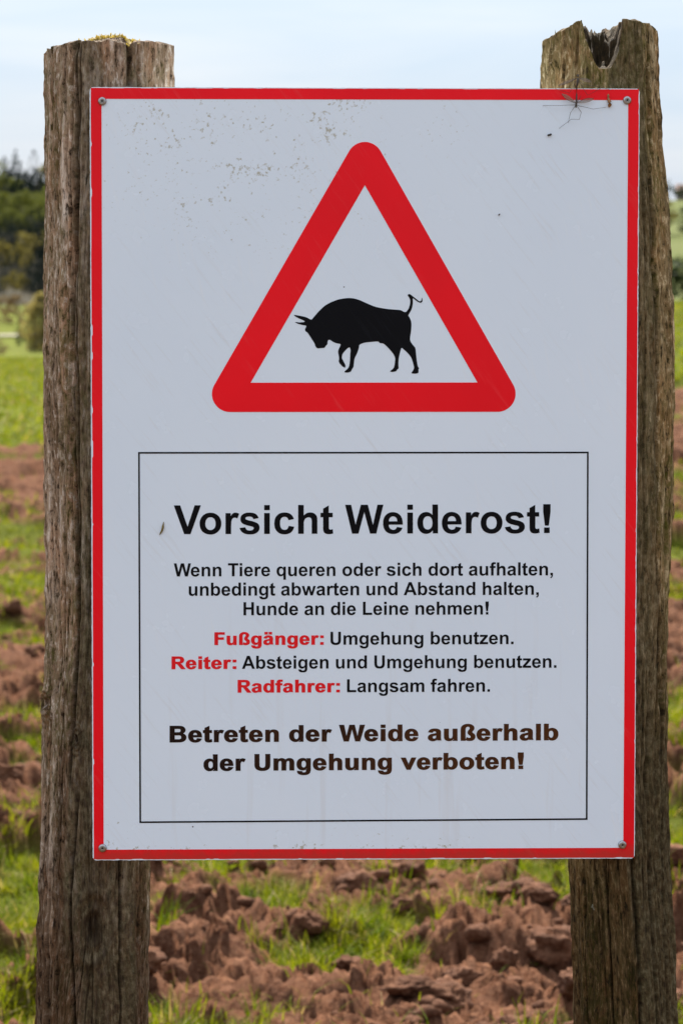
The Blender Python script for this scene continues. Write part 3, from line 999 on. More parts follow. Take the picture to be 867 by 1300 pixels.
crL = [(-0.44, 0.05, 1.05, 1.90, 0.030, 0.016), (-0.36, 0.05, 1.22, 1.9, 0.02, 0.010), (-0.52, 0.07, 1.3, 1.9, 0.015, 0.006), (-0.86, 0.07, 1.15, 1.74, 0.020, 0.008), (-1.10, 0.05, 0.9, 1.5, 0.016, 0.006), (-0.68, 0.08, 0.95, 1.45, 0.016, 0.007),
       (-0.62, 0.07, 1.5, 1.90, 0.025, 0.004), (0.40, 0.05, 1.70, 1.90, 0.04, 0.009), (0.62, 0.06, 1.6, 1.90, 0.03, 0.006), (-0.30, 0.08, 0.55, 1.02, 0.022, 0.009),
       (-0.62, 0.08, 0.62, 1.05, 0.016, 0.008), (-0.95, 0.06, 0.4, 0.95, 0.02, 0.006), (0.55, 0.06, 0.3, 0.95, 0.020, 0.009), (0.15, 0.1, 0.3, 0.8, 0.02, 0.003), (0.95, 0.06, 0.3, 0.96, 0.02, 0.004)]
zk1 = px_plane(120, 1165, YL)[2]
knL = [(0.08, zk1, 0.36, 0.042, 0.006), (-1.25, px_plane(60, 890, YL)[2], 0.16, 0.014, 0.005), (-0.35, px_plane(90, 930, YL)[2], 0.10, 0.012, 0.002)]
postL = empty('wooden_post', (px_plane(117, 1300, YL)[0], YL, 0))
me = post_mesh(edgesL, YL, topL, crL, knL, 17, [(-0.47, 0.02, 0.9, 2.2), (0.34, 0.60, 1.5, 2.2), (-0.15, 0.85, -0.3, 1.0)])  # last strip: lower post darker right of the middle
co = np.empty(len(me.vertices) * 3, np.float32); me.vertices.foreach_get('co', co)
co = co.reshape(-1, 3) - np.array(postL.location, np.float32); me.vertices.foreach_set('co', co.ravel())
toneL = ((0.050, 0.029, 0.015), (0.26, 0.165, 0.092), (0.44, 0.325, 0.225), (0.80, 0.69, 0.57))
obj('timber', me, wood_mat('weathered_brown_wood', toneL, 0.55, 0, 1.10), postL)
tag(postL, 'weathered round wooden post with flat mossy top behind the left side of the warning sign', 'post', 'posts carrying the warning sign')

# --- right post
YR = 0.0655
edgesR = [(-80, 690, 833), (30, 689, 834.5), (60, 688, 835.5), (110, 686.5, 836), (200, 688, 841), (235, 690, 845.5), (310, 694, 850.4), (370, 697, 853.8), (440, 700, 854.7), (500, 703, 855), (590, 706, 853.7), (730, 711, 852.2), (790, 713, 850.3), (870, 716, 848.5), (930, 718, 846.8), (980, 719.5, 845.8), (1030, 720.5, 847.6), (1095, 722, 849.7), (1160, 725, 853.5), (1300, 729.5, 860), (1450, 733, 866), (2600, 760, 890)]
def rotR(x, y):
    xc = px_plane(759, 60, YR)[0]
    q = np.abs(x - xc) / 0.0205
    return smooth(1.05, 0.75, q) * smooth(0.045, 0.0, y - YR) * (0.55 + 0.9 * vnoise(x / 0.003, y / 0.012, seed=29))

def topR(x, y):
    X_ = lambda p: px_plane(p, 60, YR)[0]
    Z_ = lambda p: zpx(p, YR)
    z = np.interp(x, [X_(p) for p in (686, 690, 697, 714, 737, 745, 776, 784, 800, 822, 832, 837)], [Z_(p) for p in (56, 52, 49, 40, 31, 31, 32, 30.5, 32, 35, 39, 46)])
    z = z + (fbm(x / 0.010, y / 0.010, seed=14, oct=3) - 0.5) * 0.005
    # rotten hollow broken out of the front of the top
    xc = X_(759)
    dep = np.interp(y - YR, [-0.075, -0.040, -0.020, 0.0, 0.06], [0.054, 0.052, 0.030, 0.008, 0.004])
    hw = np.interp(y - YR, [-0.075, -0.02, 0.04], [0.0215, 0.0210, 0.018])
    q = np.abs(x - xc + (vnoise(y / 0.012, x * 0 + 2, seed=8) - 0.5) * 0.006) / hw
    bowl = np.clip(1.06 - 0.95 * np.clip(q, 0, 2) ** 2.0, 0, 1) ** 0.8
    fib = (vnoise(x / 0.0035, y / 0.02, seed=19) - 0.5) * 0.016 + (vnoise(x / 0.0018, y / 0.01, seed=20) - 0.5) * 0.007
    return z - bowl * (dep + fib * smooth(-0.06, -0.02, y - YR))
crR = [(0.86, 0.05, 1.72, 1.90, 0.028, 0.009), (0.55, 0.05, 1.8, 1.9, 0.02, 0.004), (-0.75, 0.06, 1.74, 1.90, 0.02, 0.004), (-0.5, 0.06, 1.70, 1.86, 0.018, 0.003), (0.75, 0.08, 1.1, 1.7, 0.020, 0.010), (1.0, 0.07, 0.9, 1.55, 0.020, 0.008),
       (1.2, 0.06, 1.2, 1.8, 0.02, 0.003), (0.2, 0.06, 0.3, 1.0, 0.035, 0.008), (0.55, 0.07, 0.3, 1.1, 0.03, 0.006), (0.92, 0.06, 0.3, 1.15, 0.025, 0.006), (-0.35, 0.07, 0.3, 0.96, 0.018, 0.008), (-0.85, 0.06, 0.3, 0.97, 0.018, 0.007)]
knR = [(-1.05, px_plane(697, 78, YR)[2], 0.07, 0.008, 0.004)]
postR = empty('wooden_post', (px_plane(795, 1300, YR)[0], YR, 0))
me = post_mesh(edgesR, YR, topR, crR, knR, 43, [(0.05, 0.75, 0.9, 2.2), (0.15, 1.6, -0.3, 1.12)], rotR)  # last strip: shade on the lower post's right side, put into the colour
co = np.empty(len(me.vertices) * 3, np.float32); me.vertices.foreach_get('co', co)
co = co.reshape(-1, 3) - np.array(postR.location, np.float32); me.vertices.foreach_set('co', co.ravel())
toneR = ((0.036, 0.025, 0.009), (0.18, 0.120, 0.048), (0.33, 0.240, 0.115), (0.72, 0.57, 0.34))
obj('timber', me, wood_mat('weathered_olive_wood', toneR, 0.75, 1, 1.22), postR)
tag(postR, 'weathered round post with a rotten notch in its top behind the right sign edge', 'post', 'posts carrying the warning sign')

# moss cushion on the left post
def moss_mesh():
    V, F, off = [], [], 0
    rs = np.random.default_rng(9)
    n = 900
    t = rs.normal(size=n) * 0.26
    px = 142 + np.clip(t, -0.6, 0.6) * 60
    yy = YL + rs.uniform(-0.058, 0.03, n)
    xx = np.array([px_plane(p, 55, YL)[0] for p in px])
    zz = topL(xx, yy)
    hh = 0.0045 * np.exp(-((px - 144) / 26) ** 2)
    v, f = blades(xx, yy, zz + hh * rs.random(n) - 0.001, 0.002 + 0.0035 * rs.random(n), 0.0011 + 0.001 * rs.random(n), 0.3 + 0.8 * rs.random(n))
    V.append(v); F.append(f); off = len(v)
    u = np.linspace(-1, 1, 40)
    U, W_ = np.meshgrid(u, u)
    xx = px_plane(143, 55, YL)[0] + U.ravel() * 0.034
    yy = YL - 0.012 + W_.ravel() * 0.044
    q = np.clip(1 - U.ravel() ** 2 - W_.ravel() ** 2, 0, 1)
    zz = topL(xx, yy) - 0.003 + 0.0085 * np.sqrt(q) * (0.6 + 0.8 * vnoise(xx / 0.004, yy / 0.004, seed=2))
    V.append(np.stack([xx, yy, zz], 1))
    a = np.arange(39)[:, None] * 40 + np.arange(39)[None]
    F.append((np.stack([a, a + 1, a + 41, a + 40], -1).reshape(-1, 4)) + off)
    return np.concatenate(V), np.concatenate(F)
mo = empty('moss_clump', (px_plane(143, 55, YL)[0], YL - 0.01, zpx(56, YL)))
v, f = moss_mesh()
obj('cushion', raw_mesh('cushion', v - np.array(mo.location), f, False), leaf_mat('yellow_moss', (0.26, 0.19, 0.045), (0.42, 0.33, 0.13), 0.25, 90), mo)
bm = bmesh.new()
p0 = px_plane(148.5, 54, YL)
p1 = px_plane(148.3, 45, YL)
tube_bm(bm, [p0 - np.array(mo.location) - (0, 0.02, 0.004), (p0 + p1) / 2 - np.array(mo.location) - (0, 0.02, 0), p1 - np.array(mo.location) - (0, 0.02, 0)], [0.0005, 0.0004, 0.0003], 6)
bm_obj('stalk', bm, plain('dry_stalk', (0.09, 0.055, 0.035), 0.8), mo)
tag(mo, 'yellow moss clump with one thin stalk growing on the sawn top of the left post', 'moss')

# ------------------------------------------------------------------ the warning sign
SW, SH = 0.594, 0.841
def homography(src, dst):
    A = []
    b = []
    for (x, y), (u, v_) in zip(src, dst):
        A.append([x, y, 1, 0, 0, 0, -u * x, -u * y]); b.append(u)
        A.append([0, 0, 0, x, y, 1, -v_ * x, -v_ * y]); b.append(v_)
    h = np.linalg.solve(np.array(A, float), np.array(b, float))
    return np.append(h, 1).reshape(3, 3)
HM = homography([(114, 111), (812, 113), (806, 1089), (117, 1092)], [(-SW / 2, SH), (SW / 2, SH), (SW / 2, 0), (-SW / 2, 0)])
def P(x, y):
    """position on the sign's face (metres) of a point measured in the photograph"""
    q = HM @ np.array([x, y, 1.0])
    return q[0] / q[2], q[1] / q[2]

sign = empty('warning_sign', SIGN_LOC, SIGN_ROT)
tag(sign, 'white metal warning sign with red border and bull in a red triangle above German text', 'sign')

def scratched(t, base, strength, tint, seed_off):
    """faint diagonal scratches and rubbed places in the printed face"""
    m2 = t.n('ShaderNodeMapping')
    m2.inputs['Scale'].default_value = (1, 1, 0.07)
    t.l(t.coord((1, 1, 1), (0, math.radians(32 + seed_off), 0)), m2.inputs[0])
    g = m2.outputs[0]
    s1 = t.noise(g, 190, 4, 0.65)
    where = t.noise(t.coord((1, 1, 1)), 7 + seed_off * 0.1, 3, 0.6)
    f_ = t.math('MULTIPLY', t.ramp(s1, [(0.55, 0.0), (0.70, strength)]), t.ramp(where, [(0.42, 0.0), (0.62, 1.0)]))
    return t.mix(f_, base, tint)

def panel_mat():
    t = NT('white_enamel')
    g = t.coord()
    cl = t.noise(g, 3.2, 3)
    c = t.mix(t.ramp(cl, [(0.35, 0.0), (0.7, 1.0)]), (0.76, 0.86, 0.945), (0.725, 0.83, 0.925))
    c = scratched(t, c, 0.22, (0.55, 0.51, 0.45), 6)
    c = scratched(t, c, 0.2, (0.86, 0.86, 0.84), -20)
    # algae specks, thickest in the upper left
    sep = t.n('ShaderNodeSeparateXYZ')
    co_ = t.n('ShaderNodeTexCoord')
    t.l(co_.outputs['Object'], sep.inputs[0])
    def blob(cx, cz, rx, rz):
        a = t.math('POWER', t.math('DIVIDE', t.math('SUBTRACT', sep.outputs[0], cx), rx), 2)
        b = t.math('POWER', t.math('DIVIDE', t.math('SUBTRACT', sep.outputs[2], cz), rz), 2)
        return t.math('SUBTRACT', 1.0, t.math('MINIMUM', 1.0, t.math('ADD', a, b)))
    m = 0.0
    for (px, py, rx, ry, k) in ((300, 210, 250, 150, 0.5), (430, 150, 60, 60, 1.0), (215, 170, 90, 75, 0.75), (330, 200, 110, 70, 0.85), (250, 260, 80, 70, 0.55), (210, 225, 60, 40, 0.7), (560, 165, 45, 45, 0.5), (460, 1062, 200, 16, 0.35), (420, 1076, 420, 7, 0.85), (134, 1074, 14, 10, 1.0), (160, 1055, 60, 30, 0.3)):
        X0, Z0 = P(px, py)
        b_ = t.math('MULTIPLY', blob(X0, Z0, rx * SW / 693, ry * SW / 693), k)
        m = t.math('MAXIMUM', b_, m)
    spk = t.noise(t.coord((1, 1, 1.0), (0, 0.5, 0)), 210, 4, 0.62)
    clump = t.noise(g, 38, 3, 0.6)
    s_ = t.math('MULTIPLY', t.ramp(clump, [(0.40, 0.0), (0.62, 1.0)]), m)
    thr = t.math('ADD', spk, t.math('MULTIPLY', s_, 0.20))
    f_ = t.math('MULTIPLY', t.ramp(thr, [(0.65, 0.0), (0.76, 0.6)]), t.ramp(m, [(0.02, 0.0), (0.25, 1.0)]))
    c = t.mix(f_, c, (0.26, 0.19, 0.012))
    # sparse dark fly specks everywhere
    vo = t.n('ShaderNodeTexVoronoi')
    vo.inputs['Scale'].default_value = 26
    t.l(t.coord((1, 1, 1)), vo.inputs['Vector'])
    d = t.math('LESS_THAN', vo.outputs['Distance'], 0.026)
    vsep = t.n('ShaderNodeSeparateColor')
    t.l(vo.outputs['Color'], vsep.inputs[0])
    pick = t.math('LESS_THAN', vsep.outputs[0], 0.42)
    c = t.mix(t.math('MULTIPLY', t.math('MULTIPLY', d, pick), 0.85), c, (0.05, 0.035, 0.02))
    # thin rusty run-off streaks low down
    rs_ = t.noise(t.coord((1, 1, 0.06), (0, 0.12, 0)), 60, 3, 0.6)
    lowm = t.math('SUBTRACT', 1.0, t.math('MINIMUM', 1.0, t.math('MAXIMUM', 0.0, t.math('DIVIDE', sep.outputs[2], 0.36))))
    c = t.mix(t.math('MULTIPLY', t.ramp(rs_, [(0.58, 0.0), (0.74, 0.18)]), lowm), c, (0.50, 0.38, 0.24))
    t.set(Base_Color=c, Roughness=t.ramp(t.noise(g, 30, 3), [(0.3, 0.24), (0.7, 0.28)]), Specular_IOR_Level=0.5)
    t.bump(t.noise(t.coord(), 500, 2), 0.03, 0.0005)
    return t.m

def print_mat(name, col, worn, tint, rough=0.3, spec=0.3):
    t = NT(name)
    v_ = t.noise(t.coord(), 5, 3)
    c = t.mix(t.ramp(v_, [(0.35, 0.0), (0.7, 1.0)]), col, tuple(x * 0.88 for x in col))
    c = scratched(t, c, worn, tint, 4)
    dirt = t.noise(t.coord((1, 1, 1)), 130, 4, 0.7)
    zz = t.n('ShaderNodeSeparateXYZ')
    cz = t.n('ShaderNodeTexCoord')
    t.l(cz.outputs['Object'], zz.inputs[0])
    rg = t.n('ShaderNodeMapRange')
    for i_, v_ in enumerate((0.004, 0.016, 1.0, 0.0)):
        rg.inputs[i_ + 1].default_value = v_
    t.l(t.math('ADD', zz.outputs[2], t.math('MULTIPLY', t.math('SUBTRACT', t.noise(t.coord((1, 1, 1)), 60, 4, 0.7), 0.5), 0.022)), rg.inputs[0])
    c = t.mix(t.math('MULTIPLY', rg.outputs[0], 0.55), c, (0.30, 0.045, 0.03))     # mud splashed up along the lower edge
    c = t.mix(t.ramp(dirt, [(0.70, 0.0), (0.78, 0.45)]), c, tuple(x * 0.45 for x in col))
    t.set(Base_Color=c, Roughness=rough, Specular_IOR_Level=spec)
    return t.m

M_PANEL = panel_mat()
M_RED = print_mat('red_print', (0.95, 0.004, 0.014), 0.45, (0.88, 0.07, 0.075), 0.3, 0.2)
M_REDTXT = print_mat('red_lettering_print', (0.84, 0.006, 0.014), 0.15, (0.70, 0.08, 0.08))
M_BLACK = print_mat('black_print', (0.0045, 0.005, 0.007), 0.35, (0.022, 0.026, 0.034), 0.3, 0.08)
def brown_print():
    t = NT('brown_black_print')
    sp = t.n('ShaderNodeSeparateXYZ')
    c0 = t.n('ShaderNodeTexCoord')
    t.l(c0.outputs['Object'], sp.inputs[0])
    f_ = t.math('ADD', t.math('MULTIPLY', sp.outputs[0], 1.9), t.math('ADD', 0.42, t.math('MULTIPLY', t.math('SUBTRACT', t.noise(t.coord(), 9, 3), 0.5), 1.3)))
    c = t.mix(t.ramp(f_, [(0.0, 0.0), (0.9, 1.0)]), (0.012, 0.007, 0.006), (0.085, 0.030, 0.010))  # near black on the left, unevenly browner towards the right
    c = scratched(t, c, 0.4, (0.12, 0.06, 0.03), 4)
    t.set(Base_Color=c, Roughness=0.3, Specular_IOR_Level=0.1)
    return t.m
M_BROWN = brown_print()
M_STEEL = plain('dull_steel', (0.42, 0.42, 0.43), 0.32, 1.0)
M_DARK = plain('dark_recess', (0.02, 0.018, 0.016), 0.6)

# plate with slightly rounded, worn corners (front face at local y = 0)
def plate():
    bm = bmesh.new()
    r = 0.004
    pts = []
    for (cx, cz, a0) in ((SW / 2 - r, SH - r, 0), (-SW / 2 + r, SH - r, 90), (-SW / 2 + r, r, 180), (SW / 2 - r, r, 270)):
        for k in range(6):
            a = math.radians(a0 + 18 * k)
            pts.append((cx + r * math.cos(a), cz + r * math.sin(a)))
    dense = []
    rs = np.random.default_rng(3)
    for k in range(len(pts)):
        a, b = np.array(pts[k]), np.array(pts[(k + 1) % len(pts)])
        n = max(1, int(np.linalg.norm(b - a) / 0.003))
        for j in range(n):
            p = a + (b - a) * j / n
            dense.append((p[0] + rs.normal() * 0.00012, p[1] + rs.normal() * 0.00012))
    f = [bm.verts.new((x, 0, z)) for x, z in dense]
    bk = [bm.verts.new((x, 0.003, z)) for x, z in dense]
    bm.faces.new(f)
    bm.faces.new(bk[::-1])
    n = len(f)
    for k in range(n):
        bm.faces.new((f[k], bk[k], bk[(k + 1) % n], f[(k + 1) % n]))
    bmesh.ops.recalc_face_normals(bm, faces=bm.faces)
    return bm_obj('panel', bm, M_PANEL, sign, False)
plate()

def print_part(name, polys, mat, lift=0.00015, thick=0.0001, label=None):
    """filled outlines (outer contours and holes, metres on the face) as a thin printed film"""
    cu = bpy.data.curves.new(name, 'CURVE')
    cu.dimensions = '2D'
    cu.fill_mode = 'BOTH'
    cu.extrude = thick / 2
    for pl in polys:
        sp = cu.splines.new('POLY')
        sp.points.add(len(pl) - 1)
        for k, (x, z) in enumerate(pl):
            sp.points[k].co = (x, z, 0, 1)
        sp.use_cyclic_u = True
    tmp = bpy.data.objects.new(name, cu)
    COL.objects.link(tmp)
    dg = bpy.context.evaluated_depsgraph_get()
    me = bpy.data.meshes.new_from_object(tmp.evaluated_get(dg))
    bpy.data.objects.remove(tmp)
    bpy.data.curves.remove(cu)
    me.transform(Matrix(((1, 0, 0, 0), (0, 0, -1, -lift - thick / 2), (0, 1, 0, 0), (0, 0, 0, 1))))
    o = obj(name, me, mat, sign)
    if label:
        o['label'] = label
    return o

# red border, its outer rim chipped along the left and bottom edges
def chipped(p0, p1, amp, n, rs):
    p0, p1 = np.array(p0, float), np.array(p1, float)
    d = p1 - p0
    nn = np.array([-d[1], d[0]]) / np.linalg.norm(d)
    res = []
    t = np.linspace(0, 1, n, endpoint=False)
    base = fbm(t * 18, t * 0 + rs.random() * 50, seed=int(rs.integers(1000)), oct=3)
    chip = smooth(0.66, 0.70, fbm(t * 70, t * 0 + rs.random() * 50, seed=int(rs.integers(1000)), oct=2))
    off = amp * (0.45 + 0.7 * np.clip(base - 0.35, 0, 1)) + amp * 0.8 * chip
    for k in range(n):
        res.append(p0 + d * t[k] + nn * off[k])
    return res
rs = np.random.default_rng(12)
e = 0.0006
TL, TR, BR, BL = (-SW / 2 + e, SH - e), (SW / 2 - e, SH - e), (SW / 2 - e, e), (-SW / 2 + e, e)
outer = chipped(TL, BL, 0.0011, 420, rs) + chipped(BL, BR, 0.0007, 300, rs) + chipped(BR, TR, 0.00045, 420, rs) + chipped(TR, TL, 0.0004, 300, rs)
r3 = 0.003
outer = [(min(max(x, -SW / 2 + e), SW / 2 - e), min(max(z, e), SH - e)) for x, z in outer]
inner = [P(129, 126), P(797.5, 127.5), P(791.5, 1075.5), P(131, 1078.5)]
print_part('border', [outer, inner], M_RED)

def hull_round(cs, r):
    """outline of a rounded triangle given corner centres and radius in photo pixels"""
    res = []
    n = len(cs)
    for k in range(n):
        p, c, q = np.array(cs[k - 1]), np.array(cs[k]), np.array(cs[(k + 1) % n])
        n1 = np.array([(c - p)[1], -(c - p)[0]]); n1 = n1 / np.linalg.norm(n1)
        n2 = np.array([(q - c)[1], -(q - c)[0]]); n2 = n2 / np.linalg.norm(n2)
        a1, a2 = math.atan2(n1[1], n1[0]), math.atan2(n2[1], n2[0])
        while a2 < a1: a2 += 2 * math.pi
        for j in range(25):
            a = a1 + (a2 - a1) * j / 24
            res.append(tuple(c + r * np.array([math.cos(a), math.sin(a)])))
    return res
tri = hull_round([(463.3, 203.5), (631.6, 499.4), (292, 499.8)], 23.0)
print_part('warning_triangle', [[P(*p) for p in tri], [P(463.3, 235.2), P(606.2, 485.2), P(318.2, 485.6)]], M_RED)

bull = [(93,204),(125,209),(160,216),(187,232),(200,216),(225,187),(255,158),(290,138),(330,123),(375,116),(410,118),(440,127),(480,145),(520,162),(570,172),(620,177),(655,179),(672,189),(684,190),(697,172),(704,150),(706,128),(699,113),(692,104),(694,97),(699,95),(706,97),(718,106),(735,120),(750,132),(757,134),(763,130),(766,115),(768,116),(770,130),(767,138),(760,142),(748,138),(732,127),(719,115),(719,130),(719,148),(713,175),(703,193),(694,207),(704,222),(710,238),(712,255),(710,290),(703,330),(708,347),(722,365),(733,378),(735,400),(739,440),(745,475),(752,484),(748,490),(750,507),(735,513),(713,511),(711,507),(722,493),(726,480),(720,455),(710,425),(690,402),(672,386),(659,375),(652,400),(645,430),(643,460),(645,486),(636,491),(632,500),(610,504),(597,500),(613,489),(621,478),(625,455),(627,430),(618,410),(600,388),(575,362),(562,353),(545,353),(540,343),(500,346),(465,350),(438,360),(436,380),(425,410),(413,432),(410,460),(408,478),(399,490),(396,501),(380,507),(362,506),(360,500),(374,490),(385,475),(389,450),(391,410),(393,388),(388,373),(375,380),(350,408),(346,430),(356,448),(367,470),(364,482),(350,475),(335,458),(330,447),(333,430),(327,400),(330,383),(340,365),(340,356),(320,354),(300,346),(285,335),(275,336),(272,346),(272,358),(263,366),(256,378),(240,378),(220,381),(210,373),(203,352),(185,325),(168,298),(155,290),(154,278),(163,261),(140,258),(112,250),(99,242),(125,244),(150,243),(153,237),(130,227),(105,215)]
def chaikin(pts, it=2):
    p = np.array(pts, float)
    for _ in range(it):
        q = np.roll(p, -1, 0)
        p = np.stack([p * 0.8 + q * 0.2, p * 0.2 + q * 0.8], 1).reshape(-1, 2)
    return p
print_part('bull_silhouette', [[P(350 + x / 4.1286, 350 + y / 4.1286) for x, y in chaikin(bull, 2)]], M_BLACK)

th = 1.05
fo = [(176.3, 574.6), (746.3, 573.9), (745.0, 1039.0), (177.6, 1043.5)]
print_part('text_frame', [[P(fo[0][0] - th, fo[0][1] - th), P(fo[1][0] + th, fo[1][1] - th), P(fo[2][0] + th, fo[2][1] + th), P(fo[3][0] - th, fo[3][1] + th)],
                          [P(fo[0][0] + th, fo[0][1] + th), P(fo[1][0] - th, fo[1][1] + th), P(fo[2][0] - th, fo[2][1] - th), P(fo[3][0] + th, fo[3][1] - th)]], M_BLACK)

